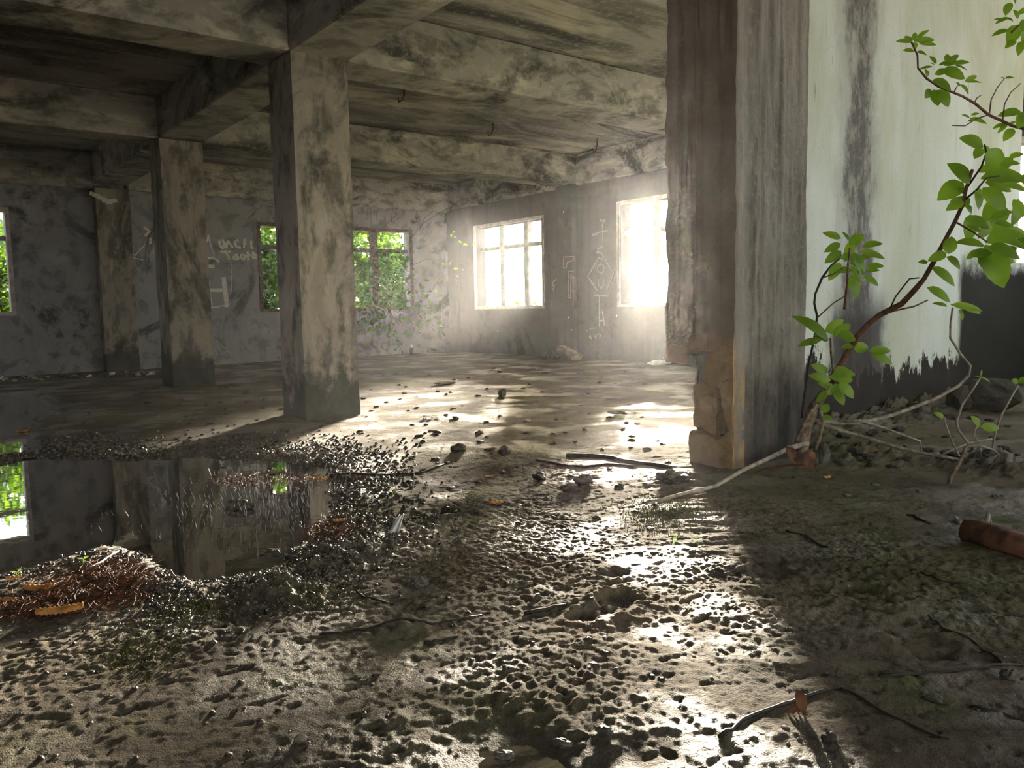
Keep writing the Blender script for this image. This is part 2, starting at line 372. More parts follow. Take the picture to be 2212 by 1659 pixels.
def wall_with_holes(name, mat, axis, inner, outer, u0, u1, z0, z1, holes):
    """axis 'X': wall plane X=inner..outer running along Y; holes (u0,u1,z0,z1)"""
    us = sorted({u0, u1, *[h[0] for h in holes], *[h[1] for h in holes]})
    zs = sorted({z0, z1, *[h[2] for h in holes], *[h[3] for h in holes]})
    m = MB()
    def P(u, d, z): return (d, u, z) if axis == 'X' else (u, d, z)
    def solid(i, k):
        if i < 0 or k < 0 or i >= len(us)-1 or k >= len(zs)-1: return False
        uc, zc = (us[i]+us[i+1])/2, (zs[k]+zs[k+1])/2
        return not any(h[0] < uc < h[1] and h[2] < zc < h[3] for h in holes)
    for i in range(len(us)-1):
        for k in range(len(zs)-1):
            if not solid(i, k): continue
            a, b, c, d = us[i], us[i+1], zs[k], zs[k+1]
            for D in (inner, outer): m.add([P(a,D,c), P(b,D,c), P(b,D,d), P(a,D,d)], [(0,1,2,3)])
            if not solid(i-1, k): m.add([P(a,inner,c), P(a,outer,c), P(a,outer,d), P(a,inner,d)], [(0,1,2,3)])
            if not solid(i+1, k): m.add([P(b,inner,c), P(b,outer,c), P(b,outer,d), P(b,inner,d)], [(0,1,2,3)])
            if not solid(i, k-1): m.add([P(a,inner,c), P(b,inner,c), P(b,outer,c), P(a,outer,c)], [(0,1,2,3)])
            if not solid(i, k+1): m.add([P(a,inner,d), P(b,inner,d), P(b,outer,d), P(a,outer,d)], [(0,1,2,3)])
    o = m.build(name, mat); 
    import bmesh
    bm = bmesh.new(); bm.from_mesh(o.data); bmesh.ops.remove_doubles(bm, verts=bm.verts, dist=1e-5); bmesh.ops.recalc_face_normals(bm, faces=bm.faces)
    bm.to_mesh(o.data); bm.free()
    return tag(o, kind='structure')

# ------------------------------------------------------------------ setting
W1, W2, W3 = (9.87, 11.70, 0.83, 2.20), (6.32, 8.15, 0.83, 2.22), (2.95, 4.70, 0.83, 2.22)
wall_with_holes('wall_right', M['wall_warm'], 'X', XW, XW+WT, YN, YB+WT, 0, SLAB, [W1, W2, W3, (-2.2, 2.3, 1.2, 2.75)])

WA, WC = (4.73, 7.45, 0.85, 2.17), (-0.4, 1.30, 0.87, 2.19)
wall_with_holes('wall_back', M['wall'], 'Y', YB, YB+WT, XL-WT, XW+WT, 0, SLAB, [WA, WC])
wall_with_holes('wall_left', M['wall_warm'], 'X', XL, XL-WT, YN, YB, 0, SLAB, [(-3.6, -1.0, 0.35, 2.3)])  # opening lies out of view, cut near the camera to add fill light
wall_with_holes('wall_near', M['white_wall'], 'Y', 2.77, 2.93, 3.68, XW, 0, SLAB+.5, [(7.56, 8.2, 1.10, 2.75)])
tag(MB().box((XL-WT, 2.45, SLAB), (3.7, YB+WT+0.3, SLAB+0.16)).box((3.7, 2.85, SLAB), (XW+WT+0.3, YB+WT+0.3, SLAB+0.16)).box((XL-WT, YN-0.4, SLAB+.5), (XW+WT+0.3, 2.77, SLAB+.66)).box((XL-WT, 2.45, SLAB+.16), (3.68, 2.6, SLAB+.5)).build('ceiling', M['ceil']), kind='structure')

def beam(name, a, b):
    m = MB().box(a, b).build(name, M['beam']); 
    md = m.modifiers.new('bevel', 'BEVEL'); md.width = 0.012; md.segments = 1
    return tag(m, kind='structure')
beam('ceiling_beam', (CX0, 2.45, SOFFIT), (CX1, YB, SLAB))
beam('ceiling_beam', (CX0, YN, SOFFIT), (CX1, 2.45, SLAB+.5))
for (y0, y1) in ROWS:
    beam('ceiling_beam', (CX1, y0, SOFFIT-0.002), (XW, y1, SLAB)); beam('ceiling_beam', (XL, y0, SOFFIT-0.002), (CX0, y1, SLAB))
beam('ceiling_beam', (CX1, 2.05, SOFFIT), (XW, 2.5, SLAB)) if False else None
beam('ceiling_beam', (CX1, YB-0.09, 2.56), (XW, YB, SLAB)); beam('ceiling_beam', (XL, YB-0.09, 2.55), (CX0, YB, SLAB))
beam('ceiling_beam', (XW-0.07, ROWS[1][1], 2.60), (XW, YB-0.09, SLAB)); beam('ceiling_beam', (XW-0.07, 2.94, 2.60), (XW, ROWS[0][0], SLAB)); beam('ceiling_beam', (XW-0.07, ROWS[0][1], 2.60), (XW, ROWS[1][0], SLAB))

# columns: slightly uneven plastered square shafts
def shaft(name, x0, x1, y0, y1, z1, mat, seed, amp=0.006, nz=40, nx=6):
    """square shaft with slightly wavy faces, closed mesh"""
    m = MB(); ring = []
    per = [(x0+(x1-x0)*i/nx, y0) for i in range(nx)] + [(x1, y0+(y1-y0)*i/nx) for i in range(nx)] + [(x1-(x1-x0)*i/nx, y1) for i in range(nx)] + [(x0, y1-(y1-y0)*i/nx) for i in range(nx)]
    n = len(per); cx, cy = (x0+x1)/2, (y0+y1)/2
    for k in range(nz+1):
        z = z1*k/nz - (0.06 if k == 0 else 0)
        for i, (x, y) in enumerate(per):
            a = amp*float(gnoise(np.array([i*0.7+seed]), np.array([z*5.0]), seed)[0])
            corner = i % nx == 0
            if corner: a -= 0.008 + max(0, 0.016*float(gnoise(np.array([z*9.0]), np.array([i*3.1]), seed+5)[0]))
            dx, dy = x-cx, y-cy; L = math.hypot(dx, dy)
            ring.append((x+dx/L*a, y+dy/L*a, z))
    fs = [(k*n+i, k*n+(i+1) % n, (k+1)*n+(i+1) % n, (k+1)*n+i) for k in range(nz) for i in range(n)]
    fs += [tuple(range(n))[::-1], tuple(nz*n+i for i in range(n))]
    m.add(ring, fs); return m.build(name, mat)
for (y0, y1), lab in zip(ROWS, ('near square concrete column with a black mouldy foot beside the puddle', 'far square concrete column with a mossy foot behind the near column')):
    tag(shaft('concrete_column', CX0, CX1, y0, y1, SOFFIT, M['column'], int(y0*10)), lab, 'column', 'square concrete columns', 'thing')
tag(shaft('wall_pilaster', CX0, CX1, 12.36, YB-0.012, 2.55, M['column'], 77), 'board-marked concrete pilaster on the back wall beside the graffiti', 'pilaster', None, 'thing')
tag(shaft('wall_pilaster', XW-0.11, XW-0.012, 9.05, 9.42, SOFFIT, M['wall_warm'], 79), 'concrete pilaster with broken foot between the two bright windows', 'pilaster', None, 'thing')
tag(shaft('wall_pilaster', XW-0.12, XW-0.012, 12.2, YB-0.10, 2.56, M['wall_warm'], 81), 'narrow dark pilaster in the far corner of the room', 'pilaster', None, 'thing')

# windows: trim ring, mullions, transom
def window(name, axis, inner, sgn, hole, posts, bar_z, post_w=0.12, thick=0.10, setback=0.07, mat='frame', sun=True):
    u0, u1, z0, z1 = hole
    w = empty(name, ((inner, (u0+u1)/2, z0) if axis == 'X' else ((u0+u1)/2, inner, z0)), kind='structure')
    def B(m, ua, ub, da, db, za, zb):
        d0, d1 = inner+sgn*min(da, db), inner+sgn*max(da, db); d0, d1 = min(d0, d1), max(d0, d1)
        if axis == 'X': m.box((d0, ua, za), (d1, ub, zb))
        else: m.box((ua, d0, za), (ub, d1, zb))
    t = 0.05; m = MB()
    B(m, u0-t, u0, -0.02, 0.012, z0-t, z1+t); B(m, u1, u1+t, -0.02, 0.012, z0-t, z1+t)
    B(m, u0, u1, -0.02, 0.012, z1, z1+t); B(m, u0, u1, -0.02, 0.012, z0-t, z0)
    m.build('window_frame', M[mat], w)
    for p in posts:
        m = MB(); B(m, p-post_w/2, p+post_w/2, setback, setback+thick, z0, z1); o = m.build('mullion', M[mat], w)
        md = o.modifiers.new('bevel', 'BEVEL'); md.width = 0.015; md.segments = 2
    m = MB(); B(m, u0, u1, setback+0.01, setback+thick-0.01, bar_z-0.03, bar_z+0.03); m.build('transom', M[mat], w)
    return w
window('window_1', 'X', XW, 1, W1, (10.38, 11.03), 1.83)
window('window_2', 'X', XW, 1, W2, (6.93, 7.52), 1.83)
window('window_3', 'X', XW, 1, W3, (3.5, 4.1), 1.83)
window('window_4', 'Y', YB, 1, WA, (5.62, 6.79), 1.84, 0.13, mat='vine')
window('window_5', 'Y', YB, 1, WC, (0.2, 0.75), 1.84)

tag(MB().box((3.4, YN-0.15, -0.3), (XW+WT, YN, 0.95)).box((XL-WT, YN-0.15, -0.3), (3.4, YN, SLAB+.5)).build('wall_front_light_block', M['wall']), kind='structure')  # unseen wall and parapet added behind the camera to cut light coming in
# the big rough pillar on the right
def pillar():
    X0, X1, Y0, Y1 = 3.135, 3.72, 2.335, 2.75
    root = empty('broken_concrete_pillar', (3.42, 2.5, 0), 'large rough board-marked concrete pillar with a broken tan foot', 'pillar', None, 'thing')
    # shaft as a fine grid, ragged vertical edges; the far-left crust ends above the floor
    m = MB(); nz = 150; per = []
    nx, ny = 30, 18
    per += [(X0+(X1-X0)*i/nx, Y0, 0) for i in range(nx)] + [(X1, Y0+(Y1-Y0)*i/ny, 1) for i in range(ny)] + [(X1-(X1-X0)*i/nx, Y1, 2) for i in range(nx)] + [(X0, Y1-(Y1-Y0)*i/ny, 3) for i in range(ny)]
    n = len(per); arr = []
    for k in range(nz+1):
        z = SLAB*k/nz - (0.06 if k == 0 else 0)
        for i, (x, y, s) in enumerate(per):
            u = np.array([(x+y)*9.0]); zz = np.array([z*1.3]); zf = np.array([z*14.0])
            a = 0.010*float(fbm(np.array([(x-y)*14.0]), zz, 3, 3)[0]) + 0.004*float(fbm(u*4, zf, 8, 2)[0])
            dx = dy = 0
            if s == 0: dy = -a
            if s == 1: dx = a
            if s == 2: dy = a
            if s == 3: dx = -a
            # ragged right edge and far-left edge
            if s == 0 and i > nx-3: dx += -0.012*abs(float(fbm(np.array([z*11.0]), np.array([3.3]), 21, 3)[0]))
            if x <= X0+1e-6 and y > Y1-0.10: dx += 0.0
            arr.append((x+dx, y+dy, z))
    fs = [(k*n+i, k*n+(i+1) % n, (k+1)*n+(i+1) % n, (k+1)*n+i) for k in range(nz) for i in range(n)]
    fs += [tuple(range(n))[::-1], tuple(nz*n+i for i in range(n))]
    # open the left foot: lower shaft narrower at the far-left
    out = []
    for (x, y, z) in arr:
        if y > 2.62 and x < X0+0.3 and z < 0.52 + 0.05*math.sin(x*40): y = 2.60 + 0.012*math.sin(z*23)+0.006*math.sin(z*61)
        elif y > 2.6 and x < X0+0.3: y += 0.016*float(fbm(np.array([z*7.0]), np.array([0.7]), 31, 4)[0])
        if x < X0+0.03 and z < 0.55 and 2.36 < y < 2.63: x += 0.07
        out.append((x, y, z))
    m.add(out, fs); m.build('shaft', M['pillar'], root)
    # exposed tan core on the left face at the foot: a thin broken layer proud of the face, with gaps
    def slab(name, yz, seed):
        m = MB(); c = MB(); k = len(yz); x_in, x_out = X0+0.085, X0-0.004
        pts = []
        for i in range(k):
            (a, b), (c0, d) = yz[i], yz[(i+1) % k]
            for j in range(6):
                q = j/6; pts.append((a+(c0-a)*q + 0.006*rnd.uniform(-1, 1), b+(d-b)*q + 0.008*rnd.uniform(-1, 1)))
        N = len(pts); cy = sum(p[0] for p in pts)/N; cz = sum(p[1] for p in pts)/N
        vs = [(x_out+0.0015*rnd.uniform(-1, 1), p[0], p[1]) for p in pts] + [(x_in, p[0], p[1]) for p in pts] + [(x_out, cy, cz)]
        fs = [(i, (i+1) % N, N+(i+1) % N, N+i) for i in range(N)] + [(i, 2*N, (i+1) % N) for i in range(N)]
        m.add(vs, fs); return m.build(name, M['core'], root)
    slab('broken_plaster', [(2.34, 0.0), (2.60, 0.0), (2.60, 0.17), (2.50, 0.165), (2.405, 0.13), (2.36, 0.17), (2.34, 0.2)], 1)
    slab('broken_plaster', [(2.44, 0.17), (2.575, 0.20), (2.57, 0.33), (2.575, 0.40), (2.52, 0.42), (2.44, 0.40), (2.43, 0.3)], 2)
    slab('broken_plaster', [(2.34, 0.2), (2.37, 0.2), (2.385, 0.28), (2.40, 0.31), (2.405, 0.40), (2.44, 0.41), (2.52, 0.425), (2.5, 0.52), (2.43, 0.6), (2.34, 0.58)], 3)
    return root
pillar()

# ------------------------------------------------------------------ floor and water
PUD = [(-260,1012),(0,1003),(60,985),(250,990),(420,985),(600,992),(700,1010),(718,1070),(700,1130),(640,1190),(560,1235),(430,1258),(350,1240),(300,1195),(230,1168),(130,1197),(0,1235),(-300,1300)]
PUD2 = [(-260,850),(60,852),(130,872),(120,895),(60,925),(110,950),(60,975),(-20,985),(-260,990)]
PUD3 = [(990,1590),(1100,1570),(1240,1600),(1330,1650),(1300,1760),(1000,1760),(960,1660)]
def polyw(px): return np.array([[fl(*p).x, fl(*p).y] for p in px])
def sdf(P, x, y):
    d = np.full(x.shape, 1e9); inside = np.zeros(x.shape, bool); n = len(P)
    for i in range(n):
        ax, ay = P[i]; bx, by = P[(i+1) % n]; ex, ey = bx-ax, by-ay
        t = np.clip(((x-ax)*ex+(y-ay)*ey)/(ex*ex+ey*ey), 0, 1)
        d = np.minimum(d, np.hypot(x-ax-ex*t, y-ay-ey*t))
        cr = ((ay > y) != (by > y)) & (x < (bx-ax)*(y-ay)/((by-ay) if abs(by-ay) > 1e-12 else 1e-12)+ax)
        inside ^= cr
    return np.where(inside, -d, d)
def sst(x, a, b):
    t = np.clip((x-a)/(b-a), 0, 1); return t*t*(3-2*t)
WATER_Z = -0.010
PITS = [((1335,1305),0.07,0.022),((1290,1330),0.05,0.015),((1330,1245),0.05,0.012),((1260,1340),0.04,0.012),((960,1110),0.06,0.02),((1880,1290),0.08,0.015),((1660,1240),0.08,0.012),((2000,1400),0.08,0.012)]
BUMPS = [((870,1365),0.06,0.022),((700,1215),0.10,0.022),((560,1275),0.10,0.02),((630,1285),0.06,0.02),((330,1262),0.10,0.012),((760,1190),0.10,0.016),((1480,1035),0.10,0.02),((1290,1300),0.05,0.012),((950,905),0.15,0.012),((160,1290),0.2,0.005),((2150,1010),0.22,0.05),((1850,985),0.25,0.04)]
def height(x, y):
    h = 0.005*fbm(x*0.9, y*0.9, 1, 3) + 0.003*fbm(x*3.4, y*3.4, 2, 4) + 0.008
    far = 1 - sst(x+y, 3.8, 8.5)
    rug = sst(fbm(x*1.1+4, y*1.1, 5, 4), -0.35, 0.7)
    cl = np.abs(fbm(x*17, y*17, 6, 3)); h = h + far*(0.002+0.005*rug)*(0.45-cl)
    h = h - far*0.004*sst(fbm(x*13+9, y*21, 16, 4), 0.35, 0.8)
    h = h + far*0.0012*fbm(x*95, y*95, 23, 2)*(0.5+rug)
    h = h + far*0.0026*(0.45+rug)*fbm(x*46, y*46, 9, 2)
    lump = fbm(x*24, y*24, 19, 2); h = h + far*(0.0015+0.003*rug)*sst(lump, 0.25, 0.8)
    h = h + (1-far)*0.0045*fbm(x*6, y*6, 24, 2)
    # straw-like marks running along one way in the mud on the right
    q = (x*0.80-y*0.60); p = (x*0.60+y*0.80)
    m = sst(q, 0.35, 0.9)*sst(y, 3.2, 2.0)
    h = h + m*0.010*fbm(p*13, q*2.6, 14, 3)
    for k, (P, dep) in enumerate(((PUD_W, 0.030), (PUD2_W, 0.022), (PUD3_W, 0.016))):
        d = sdf(P, x, y) + (0.05, 0.08, 0.06)[k]*fbm(x*4, y*4, 30+k, 3)
        s = sst(d, 0.16, -0.14); h = h*(1-0.75*s) - dep*s
        rim = np.exp(-((d-0.12)/0.10)**2); h = h + rim*0.006*np.maximum(0, fbm(x*20, y*20, 40, 2))
    for (px, r, dep) in PITS:
        c = fl(*px); dd = np.hypot((x-c.x), (y-c.y)*1.0)/r + 0.55*fbm(x*13, y*13, 70, 4); h = h - dep*0.8*sst(dd, 1.0, 0.55)+0.3*dep*np.exp(-((dd-1.3)/0.4)**2)
    for (px, r, dep) in BUMPS:
        c = fl(*px); dd = np.hypot(x-c.x, y-c.y)/r + 0.35*fbm(x*9, y*9, 71, 4); h = h + dep*np.exp(-dd**2)*(1+0.8*fbm(x*18, y*18, 50, 3))
    # rubble bank against the near white wall
    s = sst(y, 2.2, 2.74)*sst(x, 3.9, 4.6)*sst(y, 2.95, 2.80); h = h + s*(0.06+0.06*fbm(x*7, y*7, 60, 5, .6))
    return h
PUD_W, PUD2_W, PUD3_W = polyw(PUD), polyw(PUD2), polyw(PUD3)
def axis(lo, a, b, hi, step, g=1.02, mx=0.045):
    c = list(np.arange(a, b, step)); s = step; v = c[-1]
    while v < hi: s = min(s*g, mx); v += s; c.append(min(v, hi))
    s = step; v = a; pre = []
    while v > lo: s = min(s*1.12, 0.3); v -= s; pre.append(max(v, lo))
    return np.array(pre[::-1]+c)
def add_grid(name, xs, ys, fn, mat):
    X, Y = np.meshgrid(xs, ys, indexing='ij'); Z = fn(X, Y)
    nx, ny = len(xs), len(ys)
    co = np.stack([X, Y, Z], -1).reshape(-1, 3).astype(np.float32)
    idx = np.arange(nx*ny).reshape(nx, ny)
    q = np.stack([idx[:-1,:-1], idx[1:,:-1], idx[1:,1:], idx[:-1,1:]], -1).reshape(-1)
    me = bpy.data.meshes.new(name); me.vertices.add(len(co)); me.vertices.foreach_set('co', co.ravel())
    nf = len(q)//4; me.loops.add(len(q)); me.loops.foreach_set('vertex_index', q.astype(np.int32))
    me.polygons.add(nf); me.polygons.foreach_set('loop_start', (np.arange(nf)*4).astype(np.int32))
    me.polygons.foreach_set('use_smooth', np.ones(nf, bool)); me.update(calc_edges=True); me.validate()
    me.materials.append(mat); o = bpy.data.objects.new(name, me); COL.objects.link(o); return o
xs = axis(XL-0.15, -0.05, 2.7, XW+0.1, 0.005); ys = axis(YN-0.3, 0.35, 3.5, YB+0.1, 0.005)
floor = tag(add_grid('floor', xs, ys, height, M['mud']), kind='structure')
print('floor verts', len(xs)*len(ys))
def hz(x, y): return float(height(np.array([float(x)]), np.array([float(y)]))[0])
def gp(x, y, up=0.0):
    p = fl(x, y); return Vector((p.x, p.y, hz(p.x, p.y)+up))
def water_sheet(P, label):
    P = np.array(P); c = P.mean(0); Q = c+(P-c)*1.16
    m = MB(); n = len(Q)
    m.add([(p[0], p[1], WATER_Z) for p in Q], [tuple(range(n))])
    return tag(m.build('puddle', M['water']), label, 'puddle', None, 'thing')
water_sheet(PUD_W, 'large brown rain puddle on the muddy floor, reflecting the back wall')
water_sheet(PUD2_W, 'shallow sky-reflecting puddle beyond the large brown puddle')
water_sheet(PUD3_W, 'small dark wet puddle in the glistening foreground mud')
tag(MB().box((-60, -60, -0.6), (90, 90, -0.35)).build('ground', M['ground']), kind='structure')

def haze():  # thin scattering volume added to imitate lens bloom around the bright windows
    m = bpy.data.materials.new('lens_glow_haze'); m.use_nodes = True; n, l = m.node_tree.nodes, m.node_tree.links; n.clear()
    o = n.new('ShaderNodeOutputMaterial'); v = n.new('ShaderNodeVolumeScatter'); l.new(v.outputs[0], o.inputs['Volume'])
    v.inputs['Density'].default_value = 0.0012; v.inputs['Anisotropy'].default_value = 0.8; v.inputs['Color'].default_value = (0.96, 0.95, 1.0, 1)
    return m
tag(MB().box((XL+0.05, YN+0.05, -0.08), (XW-0.01, YB-0.01, SLAB-0.01)).build('haze', haze()), 'thin added haze imitating lens glow around the windows', 'haze', None, 'stuff')

# ------------------------------------------------------------------ plant right of the pillar
def P3(p): return at(p[0], p[1], p[2])
def lf(m, b, t, d, w=0.5, d2=None, n=None, curl=0.15, fold=0.2):
    B = at(b[0], b[1], d); T = at(t[0], t[1], d if d2 is None else d2)
    nn = Vector(n) if n else (-FW + UP*rnd.uniform(0.1, 0.9) + RT*rnd.uniform(-0.5, 0.5))
    m.leaf(B, T, (T-B).length*w, nn, curl, fold, 6)
def shrub():
    base = gp(1735, 996); root = empty('climbing_shrub', base, 'leafy young shrub with pale roots growing against the foot of the rough pillar', 'shrub')
    D = 3.95
    def tube(name, pts, r0, r1, mat):
        return MB().tube([P3(p) for p in pts], r0, r1, 7, 0.2).build(name, M[mat], root, True)
    tube('trunk', [(1733,1000,D),(1732,973,D),(1739,929,D),(1758,880,D),(1775,855,D-.02),(1793,832,D-.05)], 0.034, 0.02, 'bark')
    tube('trunk', [(1715,985,D),(1722,950,D),(1745,900,D-.03),(1765,872,D-.03)], 0.012, 0.010, 'bark')
    tube('trunk', [(1757,990,D),(1768,950,D-.03),(1778,915,D-.03),(1770,880,D-.02)], 0.011, 0.009, 'bark')
    tube('branch', [(1793,832,D-.05),(1815,790,D-.1),(1838,750,D-.15),(1852,728,D-.2),(1875,701,D-.25),(1899,681,D-.3),(1948,656,D-.4),(1977,625,D-.5),(1996,602,D-.55),(2019,563,D-.6),(2039,523,D-.68),(2063,479,D-.75),(2081,439,D-.82),(2086,411,D-.86),(2101,366,D-.9)], 0.017, 0.006, 'bark_red')
    tube('branch', [(1732,902,D),(1736,870,D-.05),(1745,800,D-.1),(1762,716,D-.15),(1765,682,D-.2),(1759,655,D-.22),(1761,635,D-.22),(1776,600,D-.22),(1794,575,D-.22),(1815,557,D-.2)], 0.006, 0.005, 'stick')
    tube('branch', [(1767,685,D-.2),(1800,655,D-.2),(1825,640,D-.2)], 0.004, 0.003, 'bark')
    tube('branch', [(1776,600,D-.22),(1800,592,D-.2),(1822,578,D-.2)], 0.004, 0.003, 'bark')
    tube('branch', [(1824,668,D-.2),(1829,620,D-.2),(1832,570,D-.2),(1836,535,D-.2)], 0.006, 0.005, 'bark_red')
    tube('branch', [(1899,683,D-.3),(1930,672,D-.32),(1975,662,D-.35),(2005,648,D-.38)], 0.005, 0.003, 'bark')
    tube('branch', [(1920,672,D-.35),(1935,640,D-.4),(1965,602,D-.45),(1985,600,D-.5)], 0.004, 0.003, 'stick')
    tube('branch', [(1790,836,D-.05),(1800,800,D-.1),(1795,760,D-.15),(1794,731,D-.2)], 0.007, 0.005, 'bark')
    tube('root', [(1745,958,3.92),(1705,968,3.9),(1660,990,3.75),(1612,1012,3.6),(1545,1050,3.35),(1470,1068,3.22),(1395,1088,3.1)], 0.014, 0.006, 'root')
    tube('root', [(1755,908,D),(1804,912,D),(1848,914,D+.05),(1885,908,D+.1),(1931,896,D+.2),(2019,862,D+.3),(2070,834,D+.35),(2093,811,D+.35),(2096,790,D+.35),(2075,765,D+.35),(2053,730,D+.3),(2053,700,D+.25),(2058,665,D+.2)], 0.012, 0.005, 'root')
    tube('root', [(1811,909,D),(1860,909,D),(1908,924,D),(1954,941,D),(1988,953,D),(1990,976,D)], 0.008, 0.004, 'root')
    tube('root', [(1765,912,D-.02),(1816,931,D-.05),(1862,943,D-.1),(1931,964,D-.15),(1989,979,D-.2),(2029,985,D-.25),(2070,992,D-.3)], 0.010, 0.006, 'root')
    f = MB()
    # lower clusters
    L = [((1794,731),(1714,679),.36),((1800,725),(1838,699),.5),((1810,722),(1850,733),.75),((1772,733),(1724,746),.38),((1790,735),(1760,722),.6),((1843,752),(1877,750),.75),((1879,757),(1926,757),.42),((1883,763),(1930,786),.38),
         ((1790,805),(1753,787),.5),((1804,809),(1832,796),.9),((1807,820),(1843,822),.5),((1815,828),(1828,851),.9),((1778,891),(1789,871),.9),((1776,900),(1800,904),.6),((1845,745),(1818,752),.5)]
    for b, t, w in L: lf(f, b, t, D-.2+rnd.uniform(-.05, .05), w)
    # middle cluster
    L = [((1818,514),(1778,502),.4),((1835,529),(1866,504),.6),((1863,531),(1908,524),.42),((1818,541),(1782,568),.48),((1858,541),(1914,557),.3),((1845,543),(1864,594),.5),((1872,574),(1912,574),.35),((1868,586),(1902,582),.4),((1867,595),(1899,617),.5),((1840,598),(1851,646),.55),((1822,545),(1838,568),.7),((1835,520),(1820,500),.5),((1838,575),(1852,590),.5),((1825,560),(1808,548),.5)]
    for b, t, w in L: lf(f, b, t, D-.22+rnd.uniform(-.05, .05), w)
    # top branch, big leaves
    L = [((2127,316),(2074,296),.6,.95),((2121,318),(2105,342),.75,.95),((2130,314),(2131,335),.6,.95),((2132,358),(2166,322),.95,.92),((2122,380),(2225,384),.48,.88),((2098,394),(2049,351),.62,.86),((2082,391),(2026,431),.6,.86),((2078,429),(2052,452),.8,.82),((2125,405),(2174,454),.55,.9),((2110,412),(2116,452),.6,.88),((2131,521),(2207,499),.5,.8),((2131,528),(2171,622),.55,.78),((2136,531),(2208,556),.5,.82),((2049,548),(2056,510),.75,.72),((2046,545),(2005,563),.5,.68),((2047,553),(2076,581),.65,.7),((2130,528),(2065,521),.42,.84),((2005,566),(1983,566),.5,.62),((2015,575),(2066,617),.42,.62),((2005,619),(2056,652),.42,.55),((2050,650),(2008,619),.4,.2),((2056,656),(2125,670),.24,.2),((2082,664),(2121,677),.3,.2),((2048,660),(2015,654),.35,.2),((2073,668),(2081,692),.5,.2),((2140,470),(2190,454),.4,.9),((2150,480),(2195,490),.4,.9),((2088,470),(2140,492),.55,.85),((2085,440),(2100,462),.8,.85),((2090,420),(2068,405),.6,.86),((2165,395),(2222,412),.4,.95),((2190,430),(2212,470),.5,.95),((2180,340),(2212,330),.5,1.0),((2160,355),(2205,350),.5,1.0),((2170,520),(2215,530),.45,.9),((2120,500),(2090,486),.5,.85),((2110,540),(2088,560),.5,.75)]
    for b, t, w, k in L: lf(f, b, t, D-k+rnd.uniform(-.04, .04), w)
    for i in range(26):
        b = (rnd.uniform(2085, 2215), rnd.uniform(330, 560)); a = rnd.uniform(-.6, 3.6); l = rnd.uniform(34, 70)
        lf(f, b, (b[0]+l*math.cos(a), b[1]+l*math.sin(a)), D-rnd.uniform(.55, .8), rnd.uniform(.45, .6))
    for i in range(12):
        b = (rnd.uniform(1815, 1855), rnd.uniform(515, 600)); a = rnd.uniform(-.5, 3.4); l = rnd.uniform(30, 48)
        lf(f, b, (b[0]+l*math.cos(a), b[1]+l*math.sin(a)), D-rnd.uniform(.1, .2), rnd.uniform(.4, .5))
    for i in range(10):
        b = (rnd.uniform(1775, 1830), rnd.uniform(715, 850)); a = rnd.uniform(-.6, 3.6); l = rnd.uniform(34, 55)
        lf(f, b, (b[0]+l*math.cos(a), b[1]+l*math.sin(a)), D-rnd.uniform(.15, .25), rnd.uniform(.4, .55))
    f.build('foliage', M['leaf'], root, True)
    # petioles of the top cluster
    tube('branch', [(2085,411,D-.86),(2120,360,D-.92),(2131,330,D-.95),(2127,312,D-.95)], 0.004, 0.003, 'stick')
    tube('branch', [(2086,430,D-.84),(2110,410,D-.88),(2130,385,D-.9),(2160,380,D-.9)], 0.004, 0.003, 'stick')
    tube('branch', [(2063,479,D-.75),(2100,500,D-.8),(2131,522,D-.8)], 0.004, 0.003, 'bark_red')
    return root
shrub()

